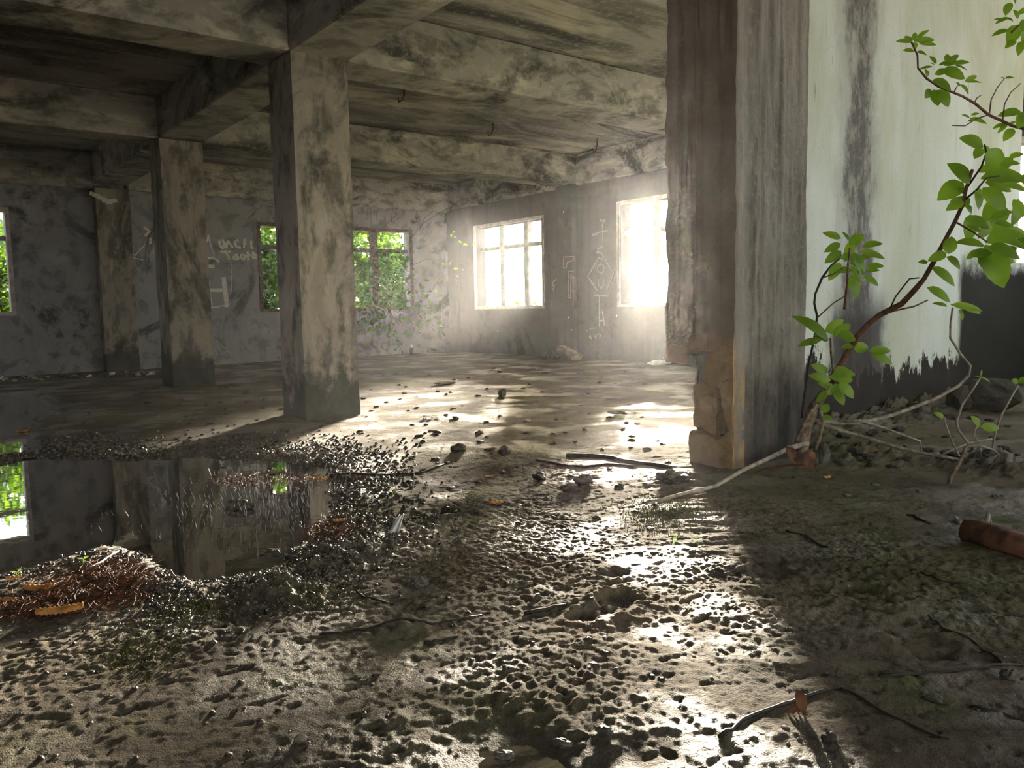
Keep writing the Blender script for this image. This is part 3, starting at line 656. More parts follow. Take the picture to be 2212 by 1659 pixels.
def twig_branch():
    D = 2.9
    root = empty('overhanging_branch', at(2230, 283, D), 'thin reddish branch with oval leaves reaching in across the white wall', 'branch')
    MB().tube([at(x, y, D) for x, y in [(2300,300),(2230,283),(2186,272),(2163,260),(2136,248),(2107,224),(2079,208),(2061,201),(2027,187),(2001,169),(1983,147),(1982,119),(1969,91)]], 0.006, 0.003, 7, 0.25).build('stem', M['bark_red'], root, True)
    for pts in ([(2136,248),(2110,256),(2085,272),(2056,271)], [(2137,247),(2141,215),(2155,188),(2170,169)], [(2166,260),(2170,225),(2183,200),(2205,180)], [(2061,200),(2065,190),(2070,184)], [(2105,223),(2110,212),(2119,206)]):
        MB().tube([at(x, y, D) for x, y in pts], 0.0028, 0.0018, 5).build('twig', M['bark_red'], root, True)
    f = MB()
    L = [((1971,89),(1936,88),.32),((1972,88),(1953,78),.42),((1974,87),(1977,69),.6),((1981,81),(2008,63),.3),((1975,87),(2021,85),.32),((1986,93),(2025,96),.25),((1972,92),(1979,105),.9),((1976,109),(1951,108),.45),((1981,111),(2003,118),.55),
         ((2024,137),(2008,121),.5),((2020,140),(2009,136),.4),((2045,134),(2047,116),.8),((2050,134),(2071,117),.5),((2058,137),(2096,133),.3),((2064,140),(2092,152),.4),((2016,142),(1984,149),.24),((2004,166),(1999,148),.8),((2036,150),(2087,168),.55),((2040,140),(2070,130),.5),((2028,140),(2052,132),.3),((2085,175),(2112,163),.4),((2089,176),(2121,177),.32),((2075,181),(2094,205),.7),((2017,170),(2057,195),.55),((2025,193),(2051,230),.7),((2016,193),(2028,228),.7),((2011,192),(1999,212),.8),((2066,178),(2075,186),.6),((2014,176),(2040,175),.35),((2020,160),(2050,150),.5),
         ((2207,238),(2156,249),.38),((2212,240),(2200,278),.6),((2190,276),(2168,304),.55),((2173,266),(2144,277),.35),((2176,268),(2155,287),.35),((2096,254),(2078,247),.35),((2096,254),(2134,266),.32),((2098,248),(2116,244),.35),((2105,258),(2090,262),.4),((2171,168),(2192,167),.4),((2170,169),(2162,167),.5),((2180,268),(2195,262),.4),((2207,244),(2235,300),.6)]
    for b, t, w in L: lf(f, b, t, D+rnd.uniform(-.05, .05), w*1.05)
    f.build('foliage', M['leaf'], root, True)
    root2 = empty('overhanging_branch', at(2250, 60, 2.7), 'leaf tuft hanging at the upper right corner before the white wall', 'branch')
    D = 2.7
    MB().tube([at(x, y, D) for x, y in [(2330,40),(2250,50),(2200,55),(2185,70)]], 0.005, 0.003, 6).build('stem', M['bark_red'], root2, True)
    f = MB()
    L = [((2182,4),(2172,33),.6),((2198,52),(2178,97),.6),((2180,62),(2143,76),.35),((2175,42),(2146,41),.3),((2180,36),(2150,50),.3),((2196,85),(2171,103),.5),((2206,88),(2200,120),.5),((2210,85),(2222,118),.5),((2225,15),(2194,33),.35),((2215,40),(2205,70),.6),((2200,40),(2190,20),.6),((2225,55),(2208,92),.6),((2190,45),(2172,38),.5),((2215,25),(2230,5),.5),((2195,8),(2185,-15),.5),((2220,70),(2240,90),.6)]
    for b, t, w in L: lf(f, b, t, D+rnd.uniform(-.05, .05), w)
    f.build('foliage', M['leaf'], root2, True)
twig_branch()

def saplings():
    D = 3.45
    r = empty('sapling', gp(2047, 1054), 'small forked sapling with few leaves rising from the rubble at right', 'sapling')
    def tube(root, pts, a, b, mat='root', d=D): MB().tube([at(x, y, d) for x, y in pts], a, b, 6, 0.2).build('stem', M[mat], root, True)
    tube(r, [(2046,1058),(2055,1028),(2070,1003),(2083,975),(2091,957)], 0.010, 0.007, 'bark')
    tube(r, [(2091,957),(2070,929),(2066,910),(2079,873),(2105,836),(2119,813)], 0.006, 0.004)
    tube(r, [(2083,965),(2116,961),(2144,971),(2158,982)], 0.005, 0.004)
    tube(r, [(2072,985),(2052,943),(2042,913),(2040,900)], 0.005, 0.003)
    tube(r, [(2029,985),(2060,970),(2100,955),(2143,948)], 0.005, 0.004)
    tube(r, [(2116,961),(2104,940),(2106,928),(2113,920)], 0.004, 0.003)
    f = MB()
    for b, t, w in [((2041,903),(2017,891),.45),((2118,921),(2098,898),.6),((2120,921),(2160,925),.5),((2119,813),(2140,825),.2),((2118,814),(2106,812),.3),((2119,812),(2121,798),.3)]: lf(f, b, t, D, w)
    f.build('foliage', M['leaf'], r, True)
    D2 = 3.7
    r = empty('sapling', at(2144, 971, D2), 'single-stemmed sapling with one leaf at the right edge', 'sapling')
    tube(r, [(2144,975),(2147,950),(2151,931),(2163,897),(2186,855),(2200,832)], 0.006, 0.004, 'root', D2)
    f = MB(); lf(f, (2200,826), (2185,820), D2, .8); lf(f, (2200,826), (2225,816), D2, .6); f.build('foliage', M['leaf'], r, True)
saplings()

# seedlings dotted over the mud
SEED = [(973,1106,'beside the crumpled white plastic scrap'),(1012,1077,'between the plastic scrap and the orange dry leaf'),(1127,1102,'right of the orange dry leaf'),(1381,1040,'left of the broken pillar foot'),(1150,977,'on the root mat beyond the mud'),(1457,1182,'at the edge of the pillar shadow'),(1505,1180,'inside the edge of the pillar shadow'),(180,1226,'beside the white twig near the puddle'),(35,1246,'at the left edge by the puddle'),(848,1076,'behind the crumpled white plastic scrap')]
for x, y, where in SEED:
    p = gp(x, y); r = empty('seedling', p, 'tiny bright green two-leaved seedling ' + where, 'seedling', 'seedlings on the mud floor')
    h = rnd.uniform(0.012, 0.02); MB().tube([p, p+Vector((0.002, 0, h))], 0.0012, 0.001, 5).build('stem', M['sprout'], r)
    f = MB(); a = rnd.uniform(0, 3.14); top = p+Vector((0.002, 0, h))
    for k in range(2):
        q = a+k*math.pi; f.leaf(top, top+Vector((math.cos(q)*0.018, math.sin(q)*0.018, 0.006)), 0.015, (0, 0, 1), 0.1, 0.1)
    f.build('leaf', M['sprout'], r, True)

# ------------------------------------------------------------------ vines and foliage
def bush(c, rx, ry, rz, n, size, label, stems=4, mat='leaf_out', group='bushes outside the windows', name='bush'):
    root = empty(name, (c[0], c[1], -0.35), label, 'bush', group)
    f = MB()
    for i in range(n):
        while True:
            v = Vector((rnd.uniform(-1, 1), rnd.uniform(-1, 1), rnd.uniform(-1, 1)))
            if 0.25 < v.length < 1: break
        k = 0.8+0.35*math.sin(v.x*5+c[0])*math.sin(v.z*6+c[1]*2)
        p = Vector((c[0]+v.x*rx*k, c[1]+v.y*ry*k, c[2]+v.z*rz*k))
        d = Vector((rnd.uniform(-1, 1), rnd.uniform(-1, 1), rnd.uniform(-1, .4))).normalized()*size*rnd.uniform(.7, 1.3)
        f.leaf(p, p+d, d.length*.55, None, .2, .2, 2)
    f.build('foliage', M[mat], root, True)
    s = MB()
    for i in range(stems):
        s.tube([(c[0]+rnd.uniform(-.1, .1), c[1]+rnd.uniform(-.1, .1), -0.4), (c[0]+rnd.uniform(-.3, .3)*rx, c[1]+rnd.uniform(-.3, .3)*ry, c[2]*0.5), (c[0]+rnd.uniform(-.6, .6)*rx, c[1]+rnd.uniform(-.6, .6)*ry, c[2]+rz*.5)], .03, .01, 5)
    s.build('stem', M['bark'], root)
BB = [(-0.3,14.1,1.1,.8,.8,1.5),(1.2,14.4,1.0,.75,.8,1.4),(3.9,14.6,1.3,.7,.9,1.8),(5.3,14.2,1.3,.7,.7,1.7),(6.7,14.3,1.3,.7,.7,1.7),(8.1,14.6,1.3,.7,.7,1.6),(9.5,15.4,1.3,.8,.8,1.6),(6.0,16.9,2.0,1.3,1.0,2.2),(8.8,17.6,2.0,1.3,1.0,2.2),(2.2,16.9,1.4,1.4,1.0,1.8)]
for k, (x, y, z, a, b, c) in enumerate(BB):
    bush((x, y, z), a, b, c, 1900, .17, 'sunlit green bush outside the overgrown back windows')
for k, (x, y, z) in enumerate([(11.5,13.5,.2),(12.5,15.2,.15),(13.5,17,.2),(12.0,11.2,.1),(13.2,9.0,.0),(14.5,19.5,.25),(12.0,7.2,-.05)]):
    bush((x, y, z), 1.1, 1.2, .75, 700, .2, 'low bright green bush just above the sill outside the bright windows', 3)
bush((11.0, 3.4, 0.4), 0.9, 0.9, 1.1, 600, .2, 'bush outside the wall opening at the right edge', 3)

def vine(name, label, loc, stems, leaves, mat='leaf', size=0.07, sm='vine'):
    root = empty(name, loc, label, 'vine')
    for pts, r in stems: MB().tube(pts, r, r*0.6, 5, 0.2).build('stem', M[sm], root, True)
    f = MB()
    for p, s in leaves:
        for k in range(rnd.choice((1, 2, 2))):
            d = Vector((rnd.uniform(-1, 1), rnd.uniform(-1, .4), rnd.uniform(-1, .5))).normalized()*s*rnd.uniform(.7, 1.3)
            f.leaf(Vector(p), Vector(p)+d, d.length*.5, None, .2, .2, 3)
    if leaves: f.build('foliage', M[mat], root, True)
    return root
def wander(a, b, n=7, amp=.06):
    a, b = Vector(a), Vector(b); o = [a]
    for i in range(1, n): o.append(a.lerp(b, i/n)+Vector((rnd.uniform(-amp, amp), rnd.uniform(-amp*.4, amp*.4), rnd.uniform(-amp, amp))))
    return o+[b]
# mass in the overgrown window
st, lv = [], []
for i in range(34):
    x = rnd.uniform(5.1, 7.4); z0 = rnd.uniform(.9, 2.1)
    w = wander((x, YB+.1, z0), (x+rnd.uniform(-.5, .6), YB-rnd.uniform(.05, .3), z0-rnd.uniform(.3, 1.0)), 6, .07); st.append((w, rnd.uniform(.003, .007)))
    for p in w[1:]: lv += [(p+Vector((rnd.uniform(-.1, .1), rnd.uniform(-.05, .05), rnd.uniform(-.1, .1))), .085) for _ in range(3)]
for i in range(760):
    x = rnd.uniform(4.75, 7.42); z = rnd.uniform(.87, 2.15)
    if 0.55 < fbm(np.array([x*1.6]), np.array([z*1.6]), 90, 2)[0]: continue
    lv.append((Vector((x, YB+rnd.uniform(.05, .35), z)), .10))
for i in range(90):
    t = rnd.random(); x = 7.2+rnd.uniform(-.5, .5)+t*.25; lv.append((Vector((x, YB-rnd.uniform(.05, .3), 1.35-t*.95+rnd.uniform(-.1, .1))), .085))
vine('window_vine', 'dense leafy vine pushing through the overgrown back window beside the far corner', (6.3, YB-.1, .9), st, lv, 'leaf_dark')
st = []
for i in range(30):
    x = rnd.uniform(6.3, 7.7); w = wander((x, YB-.08, rnd.uniform(.5, .95)), (x+rnd.uniform(-.6, .6), YB-rnd.uniform(.05, .45), rnd.uniform(.02, .55)), 7, .09); st.append((w, rnd.uniform(.003, .006)))
for a, b in (((6.6, YB-.1, .9), (7.7, YB-.5, .25)), ((7.0, YB-.1, .6), (8.0, YB-.35, .22)), ((6.5, YB-.1, .7), (6.3, YB-.5, .03)), ((7.3, YB-.1, .7), (7.9, YB-.4, .5))): st.append((wander(a, b, 6, .03), .008))
vine('bare_vine_tangle', 'tangle of bare beige vine stems hanging below the overgrown window', (7.0, YB-.1, .6), st, [], sm='root')
st, lv = [], []
for pts in ([(800,575),(802,520),(801,450)], [(820,500),(850,470),(870,455)], [(885,520),(910,485),(950,460),(1000,430)], [(888,575),(920,560),(945,562)], [(955,700),(953,620),(960,560),(966,500),(985,450)], [(965,510),(985,520),(1010,532),(1022,540)], [(955,560),(970,570),(982,590),(985,610)], [(815,480),(812,450)], [(845,480),(848,452)], [(905,500),(918,470),(940,452)], [(890,660),(925,640),(950,600)]):
    w = [onY(x, y, YB-.08) if x < 955 else onX(x, y, XW-.25) for x, y in pts]
    st.append((w, .006))
for x, y in [(972,508),(980,512),(990,520),(1000,526),(1010,530),(1020,528),(1026,540),(960,570),(972,568),(980,580),(985,595),(986,605),(982,500),(958,600),(950,610),(940,625),(945,640),(955,645),(938,600)]: lv.append((onY(x, y, YB-.2) if x < 955 else onX(x, y, XW-.28), .07))
vine('wall_vine', 'thin climbing vine with small yellow-green leaves in the far corner between windows', (7.9, YB-.1, .8), st, lv, 'sprout')
st, lv = [], []
for i in range(26):
    x = rnd.uniform(-.3, 1.27); z0 = rnd.uniform(.9, 2.1); w = wander((x, YB+.2, z0), (x+rnd.uniform(-.3, .3), YB+.15, z0-.6), 5, .08); st.append((w, .005))
    for p in w: lv += [(p+Vector((rnd.uniform(-.15, .1), 0, rnd.uniform(-.1, .1))), .10) for _ in range(4)]
vine('window_vine', 'leafy vine filling the back window at the left edge', (.6, YB+.15, .9), st, lv, 'leaf_dark')

# ------------------------------------------------------------------ graffiti
def graffiti(name, label, strokes, plane, mat, org, sc, w=0.022, cat='graffiti'):
    m = MB(); axis, pos = plane; first = None
    for st in strokes:
        ww = w
        if isinstance(st, tuple): ww, st = st
        pts = []
        for i in range(len(st)-1):
            for q in range(4): pts.append((st[i][0]+(st[i+1][0]-st[i][0])*q/4, st[i][1]+(st[i+1][1]-st[i][1])*q/4))
        pts.append(st[-1])
        W = [(onY if axis == 'Y' else onX)(org[0]+x*sc, org[1]+y*sc, pos) for x, y in pts]
        m.ribbon(W, ww, (0, -1, 0) if axis == 'Y' else (-1, 0, 0))
    return tag(m.build(name, M[mat or 'paint']), label, cat)
G6 = ((400, 480), 0.1447); G8 = ((1160, 440), 0.211)
def gb(label, strokes, w=.037): graffiti('wall_graffiti', label, strokes, ('Y', YB), None, *G6, w)
gb('white painted letters UNCEL over TOOTH on the grey back wall', [[(505,275),(520,340),(545,388),(572,375),(575,320),(560,255)],[(612,390),(618,320),(640,280),(670,330),(712,385)],[(790,265),(745,290),(735,325),(770,370),(830,385)],[(880,260),(875,390)],[(880,265),(912,262)],[(878,325),(914,318)],[(985,275),(985,370),(1012,390)],
   [(520,440),(685,445)],[(600,450),(645,500),(655,560)],[(755,470),(705,545),(800,548),(755,470)],[(850,475),(825,520),(850,550),(890,545),(885,495),(850,475)],[(930,440),(940,570)],[(900,500),(985,490)],[(1015,440),(1010,550)],[(1050,460),(1045,555)],[(1010,500),(1050,500)]])
gb('white chalk triangle with an arrow corner left of the painted letters', [(.02,[(350,210),(285,390)]),(.022,[(340,200),(425,500)]),(.03,[(310,535),(415,540),(430,460)]),[(420,500),(445,560)],[(455,560),(500,580),(495,605)],(.04,[(335,190),(345,240)])])
gb('short thick white dash above the large painted H', [(.05,[(305,655),(435,662)])])
gb('large white painted letter H on the back wall beside the far column', [(.065,[(320,810),(345,1000),(375,1265)]),(.065,[(572,820),(595,1000),(622,1270)]),(.05,[(345,1015),(590,1015)]),(.014,[(350,1275),(500,1262),(680,1215)])])
gb('thin vertical white drip line under the painted letters', [(.012,[(680,575),(690,800),(697,1030)])])
graffiti('wall_graffiti', 'faint white chalk scribble between the back pilaster and the far column', [[(905,265),(940,290),(910,320)],[(945,330),(945,370)],(.012,[(780,380),(800,430),(850,460),(900,470)]),(.012,[(795,430),(850,440),(910,375)])], ('Y', YB), None, (0, 400), .3436, .03)
graffiti('wall_graffiti', 'white paint smear across the top of the back pilaster', [(.06,[(562,48),(620,72),(680,105),(735,95)])], ('Y', 12.355), None, (0, 400), .3436, .05)
def gw(label, strokes, w=.024, X=XW): graffiti('wall_graffiti', label, strokes, ('X', X), 'chalk', *G8, w)
gw('chalk compass cross lettered N and W high between the bright windows', [[(650,190),(652,160),(690,195),(690,160)],[(672,200),(675,385)],[(612,300),(725,275)],[(565,305),(580,330),(592,305),(605,325),(612,295)]], .02)
gw('vertical chalk word SOUTH with a diamond round the O and U', [[(675,435),(625,465),(625,495),(665,510),(685,545),(670,570),(630,555)],[(630,560),(520,745),(620,890)],[(700,565),(790,715),(715,885)],
   [(657+35*math.cos(a*math.pi/6), 665+46*math.sin(a*math.pi/6)) for a in range(13)],[(630,770),(635,840),(660,870),(688,830),(690,770)],[(585,935),(735,945)],[(640,945),(640,1260)],[(640,1200),(690,1195)],[(672,1095),(688,1250)]])
gw('pale hook-shaped chalk squiggle right of the first bright window', [[(205,770),(165,800),(155,840),(180,830),(165,885)]], .018)
gw('faint illegible chalk scrawl low on the wall under the word SOUTH', [[(500,1285),(515,1310)],[(540,1290),(560,1275),(590,1275)],[(530,1380),(545,1345),(560,1390)],[(585,1345),(600,1385),(615,1340)],[(630,1330),(655,1350),(640,1370)]], .014)
gw('outlined chalk block shapes like letters F on the wall pilaster', [[(270,660),(275,545),(380,540),(380,575),(310,600),(300,655),(270,660)],[(320,965),(320,695),(375,690)],[(350,720),(345,965),(320,965)],[(345,890),(385,895)],[(352,750),(385,755)]], .016, XW-.118)

# ------------------------------------------------------------------ floor litter
def stick(pts, r0, r1, label, name='stick', mat='stick', up=0.4, cat='stick'):
    w = [gp(x, y) for x, y in pts]; o = []
    for i in range(len(w)-1):
        for q in range(3): 
            p = w[i].lerp(w[i+1], q/3); o.append(Vector((p.x+rnd.uniform(-1, 1)*r0*.5, p.y+rnd.uniform(-1, 1)*r0*.5, hz(p.x, p.y)+r0*up)))
    o.append(w[-1]+Vector((0, 0, r1*up)))
    return tag(MB().tube(o, r0, r1, 7, .3).build(name, M[mat], None, True), label, cat)
stick([(690,1378),(765,1370),(844,1362),(934,1359),(1041,1334)], .0045, .003, 'long dark stick across the mound in the middle foreground')
stick([(1135,1331),(1180,1322),(1222,1314)], .006, .004, 'short dark stick left of the footprint hollow')
stick([(917,1398),(950,1390),(988,1382)], .004, .003, 'thin stick just in front of the dark mound')
stick([(1555,1603),(1593,1573),(1629,1551),(1694,1529),(1737,1511),(1792,1497),(1820,1493)], .0042, .0035, 'bent grey stick under the dry crab-like leaf in the shade')
stick([(1817,1494),(1864,1522),(1918,1554),(1972,1576),(2050,1612)], .0035, .0025, 'brown stick running down right from the bent grey stick')
stick([(1900,1475),(1990,1469),(2081,1462),(2179,1450),(2230,1447)], .004, .003, 'nearly level dark stick at the right edge in the shade')
stick([(2005,1341),(2034,1368),(2092,1395),(2140,1425),(2179,1450)], .003, .003, 'slanting dark stick meeting the level one at right')
stick([(1990,1518),(2020,1522),(2045,1524)], .005, .0045, 'short thick black stick below the level stick')
stick([(2095,1526),(2150,1540),(2225,1556)], .003, .002, 'hair-thin twig in the lower right mud')
stick([(1225,990),(1306,993),(1349,1002),(1400,1009),(1452,1015)], .014, .010, 'dark root ridge running to the broken pillar foot', 'root', 'stick', .4, 'root')
stick([(1162,1000),(1214,1011),(1263,1015),(1311,1008),(1370,1012)], .009, .006, 'thin dark root in front of the root ridge', 'root', 'stick', .4, 'root')
stick([(714,1024),(790,1030),(871,1029),(910,1025),(960,1008)], .007, .004, 'dark twig lying from the orange leaf toward the root mat')
stick([(189,1238),(220,1220),(254,1195),(272,1182)], .005, .003, 'white bleached twig at the puddle shore', 'twig', 'white', .8, 'twig')
stick([(1990,1240),(2030,1262),(2090,1270)], .0035, .0025, 'dark curved twig half sunk in the shaded mud')
stick([(1700,1150),(1760,1175),(1790,1190)], .005, .004, 'short sunken stick in the shaded middle right')
stick([(1960,1122),(2010,1140)], .006, .005, 'stubby dark stick before the mossy mound')
stick([(1145,1305),(1165,1290)], .004, .003, 'tiny stick stub above the footprint hollow')
stick([(770,1290),(800,1302),(850,1310)], .004, .003, 'thin curved twig beyond the dark mound')

def dry_leaf(x, y, px, ang, label, wid=.42, ribs=7, lift=.006, mat='dry'):
    p = gp(x, y); d = (p-CAMPOS).dot(FW); L = px/F*d; m = MB(); n = 20; vs, fs = [], []
    ca, sa = math.cos(ang), math.sin(ang)
    for i in range(n+1):
        q = i/n; wd = L*wid*.5*math.sin(math.pi*(0.06+0.88*q))**.6
        for j, s in enumerate((-1, -.5, 0, .5, 1)):
            u, v = (q-.5)*L, s*wd; z = lift + L*.10*(1-abs(s))*1.2 + L*.022*math.cos(q*ribs*2*math.pi) + L*.1*(q-.5)**2
            vs.append((p.x+u*ca-v*sa, p.y+u*sa+v*ca, p.z+z))
    for i in range(n):
        for j in range(4): o = i*5+j; fs.append((o, o+1, o+6, o+5))
    o = m.add(vs, fs).build('dry_leaf', M[mat], None, True)
    sd = o.modifiers.new('thick', 'SOLIDIFY'); sd.thickness = .0015
    return tag(o, label, 'leaf', 'orange dry leaves on the floor')
A0 = YAW-math.pi/2
dry_leaf(88, 1280, 62, A0+.1, 'ribbed orange dry leaf, upper of two at the left puddle shore', .5)
dry_leaf(130, 1334, 92, A0+.35, 'long ribbed orange dry leaf in front of the rust-brown needles', .35, 10)
dry_leaf(18, 1304, 34, A0, 'small orange dry leaf at the left edge of the picture', .5, 4)
dry_leaf(30, 1256, 30, A0+.5, 'curled brown-orange dry leaf behind the small one at the left edge', .5, 4)
dry_leaf(682, 1030, 44, A0, 'orange dry leaf with its reflection at the puddle head', .5, 5)
dry_leaf(1072, 1091, 34, A0+.2, 'orange dry leaf lying alone on the bright wet mud', .5, 4)
dry_leaf(1058, 1036, 20, A0+.3, 'small orange dry leaf near the root mat', .6, 3)
dry_leaf(130, 1006, 22, A0+1, 'orange scrap of leaf on the far puddle shore', .6, 3)
dry_leaf(735, 1128, 30, A0+.2, 'brown-orange dry leaf at the rusty pile by the plastic scrap', .5, 4)
dry_leaf(48, 930, 26, A0+.2, 'yellowish dry leaf in the sky-reflecting puddle', .5, 3)
dry_leaf(1290, 1028, 22, A0+.3, 'reddish dry leaf below the thin dark root', .6, 3)
dry_leaf(1785, 1036, 22, A0+.6, 'pale orange fallen flower in front of the angular stone', .8, 3, .012)
# crab-like dry leaf
def crab():
    p = gp(1722, 1550); r = empty('withered_leaf', p, 'withered brown leaf with finger-like lobes hanging on the bent stick', 'leaf')
    m = MB(); m.leaf(p+Vector((0, 0, .05)), p+Vector((.008, -.012, .004)), .022, -FW, .2, .3, 5); m.build('blade', M['wood'], r, True)
    for k in range(4):
        m = MB(); b = p+Vector((0, 0, .022)); m.leaf(b, p+RT*(-.02+.012*k)+Vector((0, 0, -.002)), .008, -FW, .3, .3, 3); m.build('lobe', M['wood'], r, True)
crab()
# curled bark / dry palm sheath at the shrub foot
def sheath():
    r = empty('curled_bark', gp(1740, 1005), 'curled reddish-brown bark sheath at the foot of the shrub', 'bark')
    D = 3.72
    m = MB(); m.leaf(at(1622, 1018, D), at(1752, 1000, D), .035, UP, .1, .6, 8); m.build('blade', M['wood'], r, True)
    m = MB(); m.leaf(at(1700, 965, D), at(1726, 1004, D), .05, -FW, .3, .7, 6); m.build('blade', M['wood'], r, True)
    m = MB(); m.leaf(at(1722, 1006, D), at(1763, 978, D), .08, -FW, .3, .5, 6); m.build('blade', M['wood'], r, True)
sheath()

def stone(x, y, px, label, name='stone', cat='stone', mat='stone', asp=(1, .8, .7), seed=1, rough=.18, group=None, sub=2, sink=.35):
    p = gp(x, y); d = (p-CAMPOS).dot(FW); R = px/F*d/2
    m = MB().blob((p.x, p.y, p.z+R*asp[2]*(1-sink)), R*asp[0], R*asp[1], R*asp[2], seed, rough, sub, A0+rnd.uniform(-.4, .4))
    return tag(m.build(name, M[mat]), label, cat, group)
stone(2135, 893, 130, 'large squarish mossy block lying against the foot of the white wall', 'stone_block', 'stone', 'mossy', (1, .6, .62), 3, .07, sub=1, sink=.2)
stone(2072, 893, 66, 'smaller dark block beside the large mossy block', 'stone_block', 'stone', 'mossy', (.8, .8, 1.0), 5, .1, sub=1, sink=.3)
stone(1779, 1006, 40, 'pale angular upright stone beside the curled bark', 'stone', 'stone', 'stone', (.6, .6, 1.3), 8, .2, sub=1, sink=.2)
stone(1085, 858, 0+26, 'pointed grey stone on the mossy far floor', 'stone', 'stone', 'stone', (.7, .6, .8), 9, .3, sub=1)
stone(1332, 899, 40, 'thin flat stone slab on the mossy floor before the pillar', 'flat_stone', 'stone', 'stone', (1, .5, .22), 10, .1, sub=1, sink=0)
stone(960, 833, 52, 'flat tan stone slab on the far floor', 'flat_stone', 'stone', 'plank', (1, .5, .15), 11, .1, sub=1, sink=0)
stone(990, 979, 40, 'dark angular clod beside a brown chip before the root mat', 'stone', 'stone', 'clod', (.9, .6, .5), 12, .25, sub=1)
stone(1090, 984, 34, 'dark rounded stone on the root mat', 'stone', 'stone', 'clod', (.9, .6, .6), 13, .25, sub=1)
stone(1260, 1050, 46, 'half-buried dark stone left of the broken pillar foot', 'stone', 'stone', 'clod', (.9, .7, .6), 14, .25, sub=1)
stone(1228, 1064, 40, 'dark stone in front of the half-buried one', 'stone', 'stone', 'clod', (.9, .6, .5), 15, .25, sub=1)
stone(1455, 1048, 78, 'wet black lump of mud at the left foot of the pillar', 'mud_lump', 'mud', 'clod', (1, .6, .35), 16, .3, sub=2)
stone(520, 1092, 60, 'dark wet rock standing out of the large puddle', 'stone', 'stone', 'clod', (1, .6, .5), 17, .25, sub=2, sink=.1)
stone(590, 1190, 46, 'dark rock at the near shore of the puddle', 'stone', 'stone', 'clod', (1, .7, .5), 18, .3, sub=1)
stone(650, 1612, 28, 'small orange-tan pebble in the near mud', 'pebble', 'stone', 'plank', (1, .8, .7), 19, .15)
stone(1305, 1590, 40, 'smooth wet pebble glinting in the near mud', 'pebble', 'stone', 'pebble', (1, .6, .45), 20, .12)
stone(1215, 1607, 46, 'elongated wet pebble left of the glinting one', 'pebble', 'stone', 'pebble', (1, .5, .4), 21, .15)
stone(1090, 1623, 44, 'flat wet pebble at the small dark puddle', 'pebble', 'stone', 'pebble', (1, .6, .4), 22, .15)
stone(1790, 1610, 34, 'pale round pebble in the shaded near mud', 'pebble', 'stone', 'stone', (1, .8, .7), 23, .15)
stone(1812, 1470, 18, 'tiny pale pebble above the bent grey stick', 'pebble', 'stone', 'stone', (1, .9, .8), 24, .15)
stone(2180, 1478, 40, 'mossy lump by the level stick at right', 'pebble', 'stone', 'stone', (1, .8, .6), 25, .2)
stone(1165, 1040, 30, 'dark clod behind the orange dry leaf', 'stone', 'stone', 'clod', (1, .7, .6), 26, .3, sub=1)
stone(920, 1318, 26, 'dark pebble on the moss beyond the black mound', 'pebble', 'stone', 'clod', (1, .8, .7), 27, .2)
stone(905, 1272, 40, 'rounded mossy lump below the plastic scrap', 'pebble', 'stone', 'stone', (1, .7, .6), 28, .2)

# wood, plastic, bottle, rubble
tag(MB().tube([gp(2090, 1170, .02), gp(2125, 1180, .035), gp(2165, 1200, .035), gp(2230, 1215, .035)], .045, .038, 10, .18).build('rotten_log', M['wood'], None, True), 'short reddish-brown rotten log at the right edge', 'log')
def scrap(x, y, px, label, asp=1.4, mat='white', name='plastic_scrap'):
    p = gp(x, y); d = (p-CAMPOS).dot(FW); L = px/F*d; m = MB(); n = 8; vs, fs = [], []
    rr = random.Random(int(x)); 
    for i in range(n+1):
        for j in range(5):
            u = (i/n-.5)*L*.5; v = (j/4)*L*asp; k = .12*L*(rr.random()-.5)
            q = p + RT0*(u*(1-.6*j/4) + v*.25) + Vector((0, 0, v*.55 + .02*L)) - Vector((FW.x, FW.y, 0))*(k+.2*L*math.sin(i*.8)-v*.5)
            vs.append(q)
    for i in range(n):
        for j in range(4): o = i*5+j; fs.append((o, o+1, o+6, o+5))
    o = m.add(vs, fs).build(name, M[mat], None, True); sd = o.modifiers.new('thick', 'SOLIDIFY'); sd.thickness = .003
    return tag(o, label, 'scrap')
scrap(850, 1160, 44, 'crumpled white plastic scrap standing in the mud at the puddle shore')
scrap(2135, 1135, 34, 'ragged whitish scrap standing near the rotten log', 1.0, 'bone')
scrap(325, 812, 36, 'white plastic bag in the litter row by the back wall', .35)
stick([(2066,1128),(2074,1140)], .008, .007, 'stubby whitish stick beside the ragged scrap', 'stick', 'bone', .8)
def bottle():
    p = gp(889, 768); r = empty('bottle', p, 'small black bottle with a white cap by the back wall', 'bottle')
    MB().tube([p, p+Vector((0, 0, .10)), p+Vector((0, 0, .12))], .035, .03, 12).build('body', M['black'], r, True)
    MB().tube([p+Vector((0, 0, .12)), p+Vector((0, 0, .18))], .022, .02, 12).build('cap', M['white'], r, True)
bottle()
def plank():
    a, b = onX(1208, 750, 8.0), onX(1243, 768, 8.0); d = (b-a).normalized(); s = Vector((1, 0, 0))*.05; n = d.cross(Vector((1, 0, 0))).normalized()*.045
    vs = [a-s-n, a+s-n, a+s+n, a-s+n, b-s-n, b+s-n, b+s+n, b-s+n]
    tag(MB().add(vs, [(0,1,2,3),(7,6,5,4),(0,4,5,1),(1,5,6,2),(2,6,7,3),(3,7,4,0)]).build('plank', M['plank']), 'pale broken plank leaning on the rubble below the wall pilaster', 'plank')
plank()
stone(1246, 779, 26, 'pale rubble lump against the wall pilaster', 'rubble_lump', 'stone', 'plank', (1, .8, .7), 31, .25, sub=1)
stone(1195, 778, 40, 'dark rubble heap below the leaning plank', 'rubble_lump', 'stone', 'stone', (1.2, .6, .6), 32, .25, sub=1)
